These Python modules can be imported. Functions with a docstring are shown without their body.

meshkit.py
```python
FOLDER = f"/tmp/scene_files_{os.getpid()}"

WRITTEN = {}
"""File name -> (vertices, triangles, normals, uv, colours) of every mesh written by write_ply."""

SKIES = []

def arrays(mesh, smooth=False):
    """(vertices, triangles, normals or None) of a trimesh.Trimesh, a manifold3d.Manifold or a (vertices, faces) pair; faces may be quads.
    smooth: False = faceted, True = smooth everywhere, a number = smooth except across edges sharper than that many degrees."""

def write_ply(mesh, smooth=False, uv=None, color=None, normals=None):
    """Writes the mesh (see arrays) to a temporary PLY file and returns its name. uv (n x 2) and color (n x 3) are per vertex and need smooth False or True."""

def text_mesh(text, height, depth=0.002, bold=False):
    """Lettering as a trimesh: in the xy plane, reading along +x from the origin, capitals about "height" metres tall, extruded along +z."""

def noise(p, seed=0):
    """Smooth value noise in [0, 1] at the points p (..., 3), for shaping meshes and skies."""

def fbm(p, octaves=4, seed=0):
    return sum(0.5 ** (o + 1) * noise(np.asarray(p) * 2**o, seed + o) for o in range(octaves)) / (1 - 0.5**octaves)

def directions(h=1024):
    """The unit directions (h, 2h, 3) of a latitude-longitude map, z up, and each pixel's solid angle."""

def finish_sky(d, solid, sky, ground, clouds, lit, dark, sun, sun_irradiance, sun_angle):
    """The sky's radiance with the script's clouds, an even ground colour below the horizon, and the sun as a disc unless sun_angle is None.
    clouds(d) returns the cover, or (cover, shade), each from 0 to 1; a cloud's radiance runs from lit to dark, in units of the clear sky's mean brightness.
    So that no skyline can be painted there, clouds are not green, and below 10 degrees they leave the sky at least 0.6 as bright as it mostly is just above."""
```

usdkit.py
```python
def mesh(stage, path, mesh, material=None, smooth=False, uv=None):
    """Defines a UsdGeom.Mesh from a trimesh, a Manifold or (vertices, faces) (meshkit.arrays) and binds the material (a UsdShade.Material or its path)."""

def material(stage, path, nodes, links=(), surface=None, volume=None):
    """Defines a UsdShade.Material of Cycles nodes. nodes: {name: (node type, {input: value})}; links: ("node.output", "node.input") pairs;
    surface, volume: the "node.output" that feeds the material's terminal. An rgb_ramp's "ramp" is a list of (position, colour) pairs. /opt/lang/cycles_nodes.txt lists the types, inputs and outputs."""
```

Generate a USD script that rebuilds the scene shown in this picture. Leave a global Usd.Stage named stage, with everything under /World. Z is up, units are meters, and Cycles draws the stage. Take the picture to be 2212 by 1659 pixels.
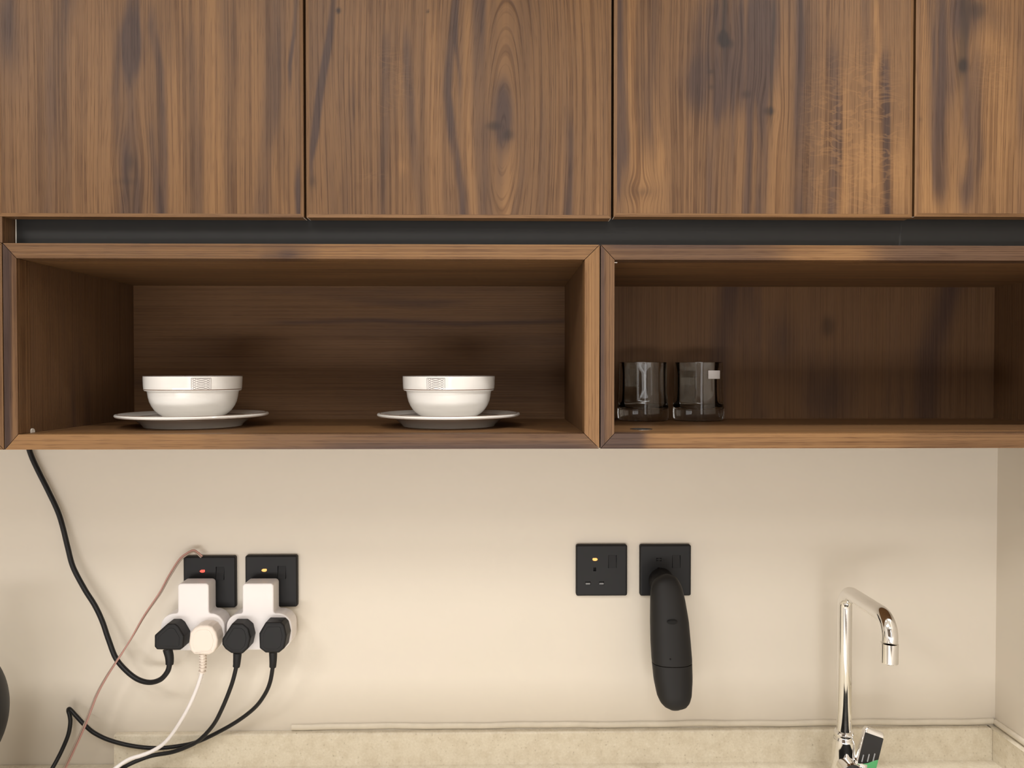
import math
import numpy as np
import trimesh
import manifold3d as m3
from shapely.geometry import Polygon, Point, box as sbox
from shapely.ops import unary_union
import usdkit
from pxr import Usd, UsdGeom, UsdLux, UsdShade, Sdf, Gf, Vt

stage = Usd.Stage.CreateInMemory()
UsdGeom.SetStageUpAxis(stage, "Z")
UsdGeom.SetStageMetersPerUnit(stage, 1.0)
UsdGeom.Xform.Define(stage, "/World")
UsdGeom.Scope.Define(stage, "/World/Looks")

# ------------------------------------------------------------------ camera
W, H, FPX = 2212.0, 1659.0, 1640.0
VX, VY = 1079.0, 803.0                      # vanishing point of the depth direction in the photograph
D, EYE = 1.278, 1.526                       # distance of the lens from the wall, height of the lens
YAW = math.atan((W / 2 - VX) / FPX)
PIT = -math.atan((H / 2 - VY) / FPX)
FW = np.array([math.sin(YAW) * math.cos(PIT), math.cos(YAW) * math.cos(PIT), math.sin(PIT)])
RT = np.array([math.cos(YAW), -math.sin(YAW), 0.0])
UP = np.cross(RT, FW)
CAM = np.array([0.0, -D, EYE])


def P(px, py, y):
    """Point of the plane at depth y (the wall is y = 0) that the photograph shows at the pixel: how the room was measured."""
    d = FW + RT * (px - W / 2) / FPX - UP * (py - H / 2) / FPX
    return CAM + d * ((y + D) / d[1])


def pix(p):
    q = np.asarray(p, float) - CAM
    z = q @ FW
    return np.stack([W / 2 + FPX * (q @ RT) / z, H / 2 - FPX * (q @ UP) / z], -1)


cam = UsdGeom.Camera.Define(stage, "/World/camera")
m = Gf.Matrix4d(1.0)
for i, r in enumerate((RT, UP, -FW)):
    m.SetRow(i, Gf.Vec4d(*map(float, r), 0))
m.SetRow(3, Gf.Vec4d(*map(float, CAM), 1))
cam.AddTransformOp().Set(m)
cam.CreateHorizontalApertureAttr(36.0)
cam.CreateVerticalApertureAttr(36.0 * H / W)
cam.CreateFocalLengthAttr(36.0 * FPX / W)
cam.CreateFStopAttr(9.0)
cam.CreateFocusDistanceAttr(0.98)
cam.CreateClippingRangeAttr(Gf.Vec2f(0.02, 50))
EXPOSURE = 0.0
cam.CreateExposureAttr(EXPOSURE)

# ------------------------------------------------------------------ light
ROOM = dict(x0=-2.6, x1=0.849, y0=-3.6, z1=2.62)


def spot(name, x, y, power, color, cone, soft, z=2.60, radius=0.04, aim=(0, 0)):
    """A recessed ceiling spot; cone: half angle of its beam in degrees, soft: how much of it fades out, aim: tilt in degrees."""
    l = UsdLux.SphereLight.Define(stage, "/World/" + name)
    l.CreateRadiusAttr(radius)
    l.CreateIntensityAttr(power)
    l.CreateColorAttr(Gf.Vec3f(*color))
    l.AddTranslateOp().Set(Gf.Vec3d(x, y, z - radius * 1.2))
    l.AddRotateXYZOp().Set(Gf.Vec3f(aim[0], aim[1], 0))
    sh = UsdLux.ShapingAPI.Apply(l.GetPrim())
    sh.CreateShapingConeAngleAttr(cone)
    sh.CreateShapingConeSoftnessAttr(soft)
    return l


def disk(name, x, y, power, radius, color, z=2.60):
    l = UsdLux.DiskLight.Define(stage, "/World/" + name)
    l.CreateRadiusAttr(radius)
    l.CreateIntensityAttr(power)
    l.CreateColorAttr(Gf.Vec3f(*color))
    l.AddTranslateOp().Set(Gf.Vec3d(x, y, z))
    return l


WARM = (1.0, 0.975, 0.94)
WHITE = (1.0, 0.985, 0.965)
spot("ceiling_spot", 0.62, -0.93, 980.0, WHITE, 60, 1.0)
spot("ceiling_spot_001", -0.45, -0.93, 230.0, WHITE, 60, 1.0)
disk("ceiling_lamp", -0.4, -1.9, 10.5, 0.35, WARM)
disk("ceiling_lamp_001", -1.5, -1.9, 15.5, 0.35, WARM)
disk("ceiling_lamp_002", 0.1, -2.8, 12.0, 0.35, WARM)
# added low fill panel behind the camera, brightens the wall under the cabinets
fill = UsdLux.RectLight.Define(stage, "/World/added_light")
fill.CreateWidthAttr(3.0)
fill.CreateHeightAttr(0.45)
fill.CreateIntensityAttr(11.2)
fill.CreateColorAttr(Gf.Vec3f(1.0, 0.975, 0.955))
fill.AddTranslateOp().Set(Gf.Vec3d(-0.7, -3.57, 0.38))
fill.AddRotateXYZOp().Set(Gf.Vec3f(-90, 0, 180))

# added tall panel behind the camera, for upright highlights on glass and chrome
fill = UsdLux.RectLight.Define(stage, "/World/added_light_001")
fill.CreateWidthAttr(0.5)
fill.CreateHeightAttr(1.7)
fill.CreateIntensityAttr(2.6)
fill.CreateColorAttr(Gf.Vec3f(1.0, 0.98, 0.97))
fill.AddTranslateOp().Set(Gf.Vec3d(0.28, -3.57, 1.55))
fill.AddRotateXYZOp().Set(Gf.Vec3f(-90, 0, 180))

# ------------------------------------------------------------------ helpers
USED = {}


def name_in(parent, name):
    k = (parent, name)
    n = USED.get(k, 0)
    USED[k] = n + 1
    return f"{parent}/{name}" + (f"_{n:03d}" if n else "")


def thing(name, label, cat, group=None, loc=(0, 0, 0)):
    p = name_in("/World", name)
    x = UsdGeom.Xform.Define(stage, p)
    x.AddTranslateOp().Set(Gf.Vec3d(*map(float, loc)))
    tag(x.GetPrim(), label, cat, group)
    return p


def tag(prim, label=None, cat=None, group=None, kind=None):
    if isinstance(prim, str):
        prim = stage.GetPrimAtPath(prim)
    for k, v in (("label", label), ("category", cat), ("group", group), ("kind", kind)):
        if v:
            prim.SetCustomDataByKey(k, v)
    return prim


def obj(name, mesh, mat, parent="/World", smooth=35, label=None):
    p = name_in(parent, name)
    usdkit.mesh(stage, p, mesh, mat, smooth=smooth)
    if label:
        tag(p, label)
    return p


def struct(name, mesh, mat, label, cat="wall"):
    p = obj(name, mesh, mat, smooth=False)
    tag(p, label, cat, kind="structure")
    return p


def copy_of(src, name, label, loc, rotz=0.0, group=None):
    p = name_in("/World", name)
    x = UsdGeom.Xform.Define(stage, p)
    x.GetPrim().GetReferences().AddInternalReference(src)
    x.ClearXformOpOrder()
    x.GetPrim().SetInstanceable(True)
    UsdGeom.XformCommonAPI(x).SetTranslate(Gf.Vec3d(*map(float, loc)))
    if rotz:
        UsdGeom.XformCommonAPI(x).SetRotate(Gf.Vec3f(0, 0, rotz))
    tag(x.GetPrim(), label, None, group)
    return p


def cat(*ms):
    return trimesh.util.concatenate([trimesh.Trimesh(np.asarray(v), np.asarray(f), process=False) if isinstance(x, tuple) else x
                                     for x in ms for v, f in [(x if isinstance(x, tuple) else (None, None))]])


def bx(x0, x1, y0, y1, z0, z1):
    b = trimesh.creation.box([abs(x1 - x0), abs(y1 - y0), abs(z1 - z0)])
    b.apply_translation([(x0 + x1) / 2, (y0 + y1) / 2, (z0 + z1) / 2])
    return b


def lathe(profile, sides=96):
    """profile: closed loop of (r, z) around the z axis."""
    p = np.asarray(profile, float)
    a = np.linspace(0, 2 * np.pi, sides, endpoint=False)
    n = len(p)
    v = np.stack([p[None, :, 0] * np.cos(a)[:, None], p[None, :, 0] * np.sin(a)[:, None], np.broadcast_to(p[None, :, 1], (sides, n))], -1).reshape(-1, 3)
    i, j = np.meshgrid(np.arange(sides), np.arange(n), indexing="ij")
    i2, j2 = (i + 1) % sides, (j + 1) % n
    q = np.stack([i * n + j, i2 * n + j, i2 * n + j2, i * n + j2], -1).reshape(-1, 4)
    f = np.vstack([q[:, [0, 1, 2]], q[:, [0, 2, 3]]])
    t = trimesh.Trimesh(v, f, process=False)
    t.merge_vertices()
    t.update_faces(t.nondegenerate_faces())
    trimesh.repair.fix_normals(t)
    return t


def spline(pts, per=10):
    """Centripetal-like Catmull-Rom through the points."""
    p = np.asarray(pts, float)
    q = np.vstack([2 * p[0] - p[1], p, 2 * p[-1] - p[-2]])
    t = np.linspace(0, 1, per, endpoint=False)[:, None]
    out = []
    for k in range(1, len(q) - 2):
        a, b, c, d = q[k - 1], q[k], q[k + 1], q[k + 2]
        out.append(0.5 * (2 * b + (c - a) * t + (2 * a - 5 * b + 4 * c - d) * t ** 2 + (3 * b - a - 3 * c + d) * t ** 3))
    return np.vstack(out + [p[-1:]])


def tube(path, radius, sides=16, ry=None, up=(0, 1, 0), caps=True):
    """Sweeps a round (or elliptic) section along the path; closed at its ends."""
    p = np.asarray(path, float)
    r = np.broadcast_to(radius, (len(p),))
    t = np.gradient(p, axis=0)
    t /= np.linalg.norm(t, axis=1, keepdims=True) + 1e-12
    u = np.asarray(up, float)
    A = []
    a = u - t[0] * (u @ t[0])
    if np.linalg.norm(a) < 1e-3:
        a = np.cross(t[0], [1, 0, 0.1])
    for k in range(len(p)):
        a = a - t[k] * (a @ t[k])
        a = a / (np.linalg.norm(a) + 1e-12)
        A.append(a)
    A = np.array(A)
    B = np.cross(t, A)
    ang = np.linspace(0, 2 * np.pi, sides, endpoint=False)
    r2 = r if ry is None else np.broadcast_to(ry, (len(p),))
    v = p[:, None] + r2[:, None, None] * np.cos(ang)[None, :, None] * A[:, None] + r[:, None, None] * np.sin(ang)[None, :, None] * B[:, None]
    n = len(p)
    i, j = np.meshgrid(np.arange(n - 1), np.arange(sides), indexing="ij")
    q = np.stack([i * sides + j, i * sides + (j + 1) % sides, (i + 1) * sides + (j + 1) % sides, (i + 1) * sides + j], -1).reshape(-1, 4)
    f = np.vstack([q[:, [0, 1, 2]], q[:, [0, 2, 3]]])
    v = v.reshape(-1, 3)
    if caps:
        c0, c1 = len(v), len(v) + 1
        v = np.vstack([v, p[:1], p[-1:]])
        j = np.arange(sides)
        f = np.vstack([f, np.stack([np.full(sides, c0), (j + 1) % sides, j], 1), np.stack([np.full(sides, c1), (n - 1) * sides + j, (n - 1) * sides + (j + 1) % sides], 1)])
    return trimesh.Trimesh(v, f, process=False)


def rrect(x0, x1, z0, z1, r):
    return sbox(x0 + r, z0 + r, x1 - r, z1 - r).buffer(r, quad_segs=8)


def slab(poly, y_front, y_back, bevel=0.002, steps=4, back_bevel=0.0):
    """A polygon in the (x, z) plane given thickness in y, its front edge rounded."""
    ring = np.asarray(poly.exterior.coords)[:-1]
    if poly.exterior.is_ccw:
        ring = ring[::-1]
    # resample evenly so that offsets along vertex normals stay clean
    L = poly.exterior.length
    n = int(max(48, min(240, L / 0.0012)))
    closed = np.vstack([ring, ring[:1]])
    s = np.r_[0, np.cumsum(np.linalg.norm(np.diff(closed, axis=0), axis=1))]
    u = np.union1d(np.linspace(0, s[-1], n, endpoint=False), s[:-1])
    u = u[np.r_[True, np.diff(u) > L * 1e-4]]
    ring = np.stack([np.interp(u, s, closed[:, 0]), np.interp(u, s, closed[:, 1])], 1)
    d = np.roll(ring, -1, 0) - np.roll(ring, 1, 0)
    d /= np.linalg.norm(d, axis=1, keepdims=True) + 1e-12
    nrm = np.stack([d[:, 1], -d[:, 0]], 1)      # inwards for a clockwise ring
    rings = []
    for k in range(steps + 1):
        a = k / steps * np.pi / 2
        rings.append((ring + nrm * bevel * (1 - math.sin(a)), y_front + bevel * (1 - math.cos(a))))
    if back_bevel:
        rings.append((ring, y_back - back_bevel))
        rings.append((ring + nrm * back_bevel, y_back))
    else:
        rings.append((ring, y_back))
    v = np.vstack([np.stack([r[:, 0], np.full(len(r), y), r[:, 1]], 1) for r, y in rings])
    m_ = len(ring)
    i, j = np.meshgrid(np.arange(len(rings) - 1), np.arange(m_), indexing="ij")
    q = np.stack([i * m_ + j, i * m_ + (j + 1) % m_, (i + 1) * m_ + (j + 1) % m_, (i + 1) * m_ + j], -1).reshape(-1, 4)
    f = [q[:, [0, 1, 2]], q[:, [0, 2, 3]]]
    cap_v, cap_f = trimesh.creation.triangulate_polygon(Polygon(rings[0][0]), engine="earcut")
    order = np.array([np.argmin(np.abs(rings[0][0] - c).sum(1)) for c in cap_v])
    f += [order[cap_f], order[cap_f][:, ::-1] + (len(rings) - 1) * m_]
    t = trimesh.Trimesh(v, np.vstack(f), process=False)
    trimesh.repair.fix_normals(t)
    return t


def px_poly(pts, y):
    q = np.array([P(a, b, y) for a, b in pts])
    return Polygon(q[:, [0, 2]])


# ------------------------------------------------------------------ materials
def lin(r, g, b):
    c = np.array([r, g, b]) / 255.0
    return tuple(np.where(c <= 0.04045, c / 12.92, ((c + 0.055) / 1.055) ** 2.4))


def plain(name, color, rough=0.5, metallic=0.0, spec=0.5, **kw):
    """One colour with a little unevenness from a noise."""
    c = np.array(color)
    nodes = {"co": ("texture_coordinate", {}), "n": ("noise_texture", {"scale": kw.pop("nscale", 40.0), "detail": 3.0}),
             "r": ("rgb_ramp", {"ramp": [(0.3, tuple(c * kw.pop("lo", 0.94))), (0.7, tuple(np.minimum(c * kw.pop("hi", 1.04), 1)))]}),
             "p": ("principled_bsdf", {"roughness": rough, "metallic": metallic, "specular_ior_level": spec, **kw})}
    return usdkit.material(stage, "/World/Looks/" + name, nodes, [("co.object", "n.vector"), ("n.fac", "r.fac"), ("r.color", "p.base_color")], surface="p.BSDF")


def wood_material(name, light, mid, dark, rough=0.42, lines=0.5, spec=0.26):
    nodes, links = {}, []

    def node(k, kind, **v):
        nodes[k] = (kind, v)

    def link(a, b):
        links.append((a, b))

    node("grain", "attribute", attribute="grain")
    node("tone", "attribute", attribute="tone")
    node("gs", "separate_xyz")
    node("ts", "separate_xyz")
    link("grain.vector", "gs.vector")
    link("tone.vector", "ts.vector")

    def noise(k, across, sx, sy, detail=2.0, rough_=0.5, dist=0.0):
        node(k + "x", "math", math_type="multiply", value2=sx)
        node(k + "y", "math", math_type="multiply", value2=sy)
        node(k + "c", "combine_xyz")
        node(k, "noise_texture", scale=1.0, detail=detail, roughness=rough_, distortion=dist)
        link("gs." + across, k + "x.value1")
        link("gs.y", k + "y.value1")
        link(k + "x.value", k + "c.x")
        link(k + "y.value", k + "c.y")
        link(k + "c.vector", k + ".vector")

    def remap(k, src, a, b, c, d, smooth=False):
        node(k, "map_range", from_min=a, from_max=b, to_min=c, to_max=d, clamp=True, **({"range_type": "smoothstep"} if smooth else {}))
        link(src, k + ".value")

    def mathn(k, op, a=None, b=None, clamp=False, **v):
        node(k, "math", math_type=op, use_clamp=clamp, **v)
        if a:
            link(a, k + ".value1")
        if b:
            link(b, k + ".value2")

    noise("broad", "z", 11.0, 1.3, 3.0, 0.55, 0.3)
    noise("band", "z", 55.0, 2.0, 3.0, 0.6, 0.2)
    noise("line", "x", 215.0, 0.8, 0.6, 0.5, 0.0)
    noise("line2", "x", 260.0, 4.5, 2.0, 0.55)
    noise("brk", "x", 60.0, 9.0, 2.0, 0.55)
    noise("pore", "x", 800.0, 30.0, 1.0)
    noise("ray", "x", 34.0, 80.0, 2.0, 0.55, 0.9)
    # light or mid wood
    remap("b1", "band.fac", 0.30, 0.70, -0.27, 0.32)
    mathn("g1", "add", "b1.result", "ts.y")
    remap("b2", "broad.fac", 0.3, 0.7, 0.14, 0.6)
    mathn("g2", "add", "g1.value", "b2.result", clamp=True)
    node("c1", "mix", color1=mid, color2=light, use_clamp=True)
    link("g2.value", "c1.fac")
    # purple brown heart streaks
    remap("b3", "broad.fac", 0.54, 0.78, 0.0, 0.45, True)
    remap("b4", "band.fac", 0.25, 0.75, -0.16, 0.16)
    mathn("d1", "add", "ts.x", "b3.result")
    mathn("d2a", "add", "d1.value", "b4.result", clamp=True)
    node("d2", "map_range", range_type="smoothstep", from_min=0.02, from_max=0.90, to_min=0.0, to_max=1.0, clamp=True)
    link("d2a.value", "d2.value")
    node("c2", "mix", color2=dark, use_clamp=True)
    link("d2.result", "c2.fac")
    link("c1.color", "c2.color1")
    # fine dark grain lines
    mathn("l0", "subtract", "line.fac", value2=0.5)
    mathn("l0a", "absolute", "l0.value")
    remap("l1", "l0a.value", 0.018, 0.10, 1.0, 0.0, True)
    remap("l2", "line2.fac", 0.54, 0.70, 0.0, 0.4, True)
    remap("bk", "brk.fac", 0.36, 0.60, 0.40, 1.0)
    mathn("l1b", "multiply", "l1.result", "bk.result")
    mathn("l3", "maximum", "l1b.value", "l2.result")
    remap("lm", "broad.fac", 0.35, 0.65, 1.0, 0.55)
    mathn("l4", "multiply", "l3.value", "lm.result")
    remap("p1", "pore.fac", 0.55, 0.70, 0.0, 0.45)
    mathn("l5", "add", "l4.value", "p1.result", clamp=True)
    mathn("l6", "multiply", "l5.value", value2=lines)
    node("lc", "mix", mix_type="multiply", color2=(0.38, 0.30, 0.26), use_clamp=True)
    link("l6.value", "lc.fac")
    link("c2.color", "lc.color1")
    # shiny rays across the grain, only where the board is quarter sawn (tone.z below zero carries no knot)
    mathn("kneg", "multiply", "ts.z", value2=-1.0, clamp=True)
    mathn("r0", "subtract", "ray.fac", value2=0.52)
    mathn("r0a", "absolute", "r0.value")
    remap("r1", "r0a.value", 0.0, 0.07, 0.26, 0.0, True)
    mathn("r2", "multiply", "r1.result", "kneg.value")
    node("rc", "mix", color2=tuple(np.array(light) * 1.25), use_clamp=True)
    link("r2.value", "rc.fac")
    link("lc.color", "rc.color1")
    # knots
    mathn("kpos", "maximum", "ts.z", value2=0.0)
    node("kc", "mix", color2=(0.020, 0.014, 0.0125), use_clamp=True)
    link("kpos.value", "kc.fac")
    link("rc.color", "kc.color1")
    node("bump", "bump", strength=0.25, distance=0.0006, invert=True)
    link("l5.value", "bump.height")
    node("p", "principled_bsdf", roughness=rough, specular_ior_level=spec)
    link("kc.color", "p.base_color")
    link("bump.normal", "p.normal")
    return usdkit.material(stage, "/World/Looks/" + name, nodes, links, surface="p.BSDF")


LIGHT, MID, DARK = (0.238, 0.1265, 0.0520), (0.126, 0.0670, 0.0320), (0.063, 0.0370, 0.0285)
M_WOOD = wood_material("walnut_veneer", LIGHT, MID, DARK, lines=0.72)
M_WOODIN = wood_material("walnut_lining", LIGHT, MID, DARK, rough=0.5, lines=0.35, spec=0.12)


def wall_paint(name, color, scale=1.0):
    nodes = {"co": ("texture_coordinate", {}), "n": ("noise_texture", {"scale": 3.0 * scale, "detail": 3.0}), "n2": ("noise_texture", {"scale": 420.0, "detail": 2.0}),
             "r": ("rgb_ramp", {"ramp": [(0.3, tuple(np.array(color) * 0.985)), (0.7, tuple(np.array(color) * 1.01))]}),
             "b": ("bump", {"strength": 0.06, "distance": 0.0008}),
             "p": ("principled_bsdf", {"roughness": 0.42, "specular_ior_level": 0.4})}
    return usdkit.material(stage, "/World/Looks/" + name, nodes, [("co.object", "n.vector"), ("co.object", "n2.vector"), ("n.fac", "r.fac"), ("n2.fac", "b.height"), ("b.normal", "p.normal"), ("r.color", "p.base_color")], surface="p.BSDF")


M_WALL = wall_paint("cream_paint", (0.72, 0.656, 0.560))
M_DIM = wall_paint("brown_paint", (0.16, 0.13, 0.11))
M_SIDE = wall_paint("white_paint", (0.72, 0.69, 0.65))
M_CEIL = wall_paint("ceiling_paint", (0.80, 0.78, 0.74))
M_FLOOR = plain("floor_tile", (0.42, 0.38, 0.33), 0.35, nscale=4.0)


def quartz(name):
    nodes = {"co": ("texture_coordinate", {}), "v": ("noise_texture", {"scale": 260.0, "detail": 2.0}), "n": ("noise_texture", {"scale": 60.0, "detail": 4.0}),
             "r": ("rgb_ramp", {"ramp": [(0.22, (0.47, 0.40, 0.30)), (0.33, (0.77, 0.705, 0.57)), (0.62, (0.82, 0.755, 0.62)), (0.76, (0.87, 0.82, 0.72))]}),
             "r2": ("rgb_ramp", {"ramp": [(0.3, (0.9, 0.88, 0.85)), (0.6, (1, 1, 1))]}),
             "mx": ("mix", {"mix_type": "multiply", "fac": 1.0}),
             "p": ("principled_bsdf", {"roughness": 0.22, "specular_ior_level": 0.5})}
    return usdkit.material(stage, "/World/Looks/" + name, nodes, [("co.object", "v.vector"), ("co.object", "n.vector"), ("v.fac", "r.fac"), ("n.fac", "r2.fac"), ("r.color", "mx.color1"), ("r2.color", "mx.color2"), ("mx.color", "p.base_color")], surface="p.BSDF")


M_STONE = quartz("speckled_quartz")
M_CAULK = plain("caulk", (0.74, 0.675, 0.56), 0.5)
M_CHANNEL = plain("black_aluminium", (0.017, 0.0165, 0.016), 0.55, spec=0.3)
M_GAPSHADE = plain("gap_shade", (0.01, 0.009, 0.008), 0.8)  # shade of the door gaps put into the carcass colour
M_RAW = plain("pale_edge", (0.72, 0.68, 0.62), 0.5)
M_PORC = plain("porcelain", (0.80, 0.775, 0.735), 0.10, spec=0.55, lo=0.99, hi=1.01)
M_BROWNLINE = plain("brown_line", (0.20, 0.13, 0.09), 0.3)
M_MOTIF = plain("grey_motif", (0.30, 0.27, 0.27), 0.3)
M_BLACK = plain("black_plastic", (0.0105, 0.0105, 0.0115), 0.5, spec=0.28)
M_TORCH = plain("black_soft_plastic", (0.0125, 0.0115, 0.011), 0.55, spec=0.28)
M_CORD = plain("black_cord", (0.008, 0.008, 0.009), 0.42, spec=0.35)
M_WHITEP = plain("white_plastic", (0.84, 0.80, 0.79), 0.38, lo=0.99, hi=1.01)
M_CREAMP = plain("cream_plastic", (0.82, 0.73, 0.65), 0.4, lo=0.99, hi=1.01)
M_CHROME = plain("chrome", (0.86, 0.85, 0.83), 0.06, metallic=1.0, lo=0.99, hi=1.0)
M_STEEL = plain("sink_steel", (0.62, 0.61, 0.60), 0.18, metallic=1.0)
M_HOLE = plain("hole", (0.004, 0.004, 0.004), 0.9)
M_SHUT = plain("grey_shutter", (0.20, 0.20, 0.20), 0.45)
M_RED = plain("red_wire", (0.45, 0.24, 0.20), 0.35)
M_CLEAR = plain("copper_clear_wire", (0.34, 0.265, 0.21), 0.3)
M_BASECAB = plain("base_cabinet_paint", (0.30, 0.20, 0.12), 0.5)
M_GREEN = plain("green_reflection", (0.10, 0.42, 0.16), 0.35)  # colour of the green reflection in the lever
M_STICK = plain("sticker", (0.62, 0.60, 0.60), 0.5)
M_DARKREFL = plain("dark_reflection", (0.010, 0.010, 0.011), 0.12)
M_GREY = plain("grey_reflection", (0.35, 0.35, 0.36), 0.4)
usdkit.material(stage, "/World/Looks/clear_glass", {"n": ("noise_texture", {"scale": 30.0}), "b": ("bump", {"strength": 0.02, "distance": 0.001}),
                                                    "p": ("principled_bsdf", {"base_color": (0.97, 0.985, 0.975), "roughness": 0.02, "transmission_weight": 1.0, "ior": 1.5})},
                [("n.fac", "b.height"), ("b.normal", "p.normal")], surface="p.BSDF")
M_GLASS = UsdShade.Material.Get(stage, "/World/Looks/clear_glass")


def glow(name, color, strength):
    return usdkit.material(stage, "/World/Looks/" + name, {"e": ("emission", {"color": color, "strength": strength})}, surface="e.emission")


M_AMBER = glow("amber_lamp", (1.0, 0.47, 0.14), 1.7)
M_REDL = glow("red_lamp", (1.0, 0.14, 0.10), 1.3)


# ------------------------------------------------------------------ wooden pieces
SEED = [0]


def wood_mesh(path, v, f, grain, tone, mat):
    me = UsdGeom.Mesh.Define(stage, path)
    me.CreatePointsAttr(Vt.Vec3fArray.FromNumpy(v.astype(np.float32)))
    me.CreateFaceVertexCountsAttr(Vt.IntArray.FromNumpy(np.full(len(f), 3, np.int32)))
    me.CreateFaceVertexIndicesAttr(Vt.IntArray.FromNumpy(f.astype(np.int32).ravel()))
    me.CreateSubdivisionSchemeAttr("none")
    api = UsdGeom.PrimvarsAPI(me)
    for k, a in (("grain", grain), ("tone", tone)):
        api.CreatePrimvar(k, Sdf.ValueTypeNames.Vector3fArray, "vertex").Set(Vt.Vec3fArray.FromNumpy(a.astype(np.float32)))
    UsdShade.MaterialBindingAPI.Apply(me.GetPrim()).Bind(mat)
    return path


def wood(name, mesh, axis, parent="/World", mat=None, tone=None, gold=0.0, dark=0.0, size=None, label=None):
    """A wooden piece whose grain runs along the axis. tone(v) gives (dark, gold, knot) per vertex."""
    SEED[0] += 1
    v, f = np.asarray(mesh.vertices, float), np.asarray(mesh.faces)
    if size:
        v, f = trimesh.remesh.subdivide_to_size(v, f, size, max_iter=14)
    k = "xyz".index(axis)
    o = [i for i in range(3) if i != k]
    across = v[:, o[0]] + v[:, o[1]] * 0.97
    along = v[:, k] + SEED[0] * 7.31
    g = np.stack([across, along, across], 1)
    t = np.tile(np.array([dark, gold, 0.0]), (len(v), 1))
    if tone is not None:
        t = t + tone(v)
    p = wood_mesh(name_in(parent, name), v, f, g, t, mat or M_WOOD)
    if label:
        tag(p, label)
    return p


def streak(xy, pts, w, a, power=3.0):
    """Soft band along a polyline given in the photograph's pixels (top to bottom); fades at its ends."""
    p = np.asarray(pts, float)
    y = xy[:, 1]
    c = np.interp(y, p[:, 1], p[:, 0])
    over = np.maximum(np.maximum(p[0, 1] - y, y - p[-1, 1]), 0)
    return a * np.exp(-(np.abs(xy[:, 0] - c) / w) ** power - (over / 60.0) ** 2)


def grain_noise(xy, a, b, seed):
    """Noise drawn out along the grain; a, b: its size across and along in pixels."""
    from meshkit import noise as vn
    return vn(np.stack([xy[:, 0] / a, xy[:, 1] / b, np.full(len(xy), seed * 9.7)], 1), seed)


def hstreak(xy, x0, x1, a, soft=30.0, yc=None, w=None):
    s = 1 / (1 + np.exp(-(xy[:, 0] - x0) / soft * 3)) * 1 / (1 + np.exp((xy[:, 0] - x1) / soft * 3))
    if yc is not None:
        s = s * np.exp(-((xy[:, 1] - yc) / w) ** 2)
    return a * s


def blob(xy, x, y, rx, ry, a, power=2.0):
    r = np.sqrt(((xy[:, 0] - x) / rx) ** 2 + ((xy[:, 1] - y) / ry) ** 2)
    return a * np.exp(-r ** power)


# ------------------------------------------------------------------ the room
R = ROOM
struct("wall_back", bx(R["x0"] - .1, R["x1"] + .1, 0, 0.1, 0, R["z1"]), M_WALL, "cream painted wall with the black sockets, behind the cabinets and the tap")
struct("wall_right", bx(R["x1"], R["x1"] + .1, R["y0"], 0, 0, R["z1"]), M_WALL, "cream side wall meeting the back wall at the right edge")
struct("wall_left", bx(R["x0"] - .1, R["x0"], R["y0"], 0, 0, R["z1"]), M_SIDE, "white side wall of the room out to the left")
struct("wall_front", bx(R["x0"] - .1, R["x1"] + .1, R["y0"] - .1, R["y0"], 0, R["z1"]), M_DIM, "brown wall behind the camera, with the added light panels in front of it")
struct("floor", bx(R["x0"] - .1, R["x1"] + .1, R["y0"] - .1, 0.1, -0.1, 0), M_FLOOR, "brown tiled kitchen floor", "floor")
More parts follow.
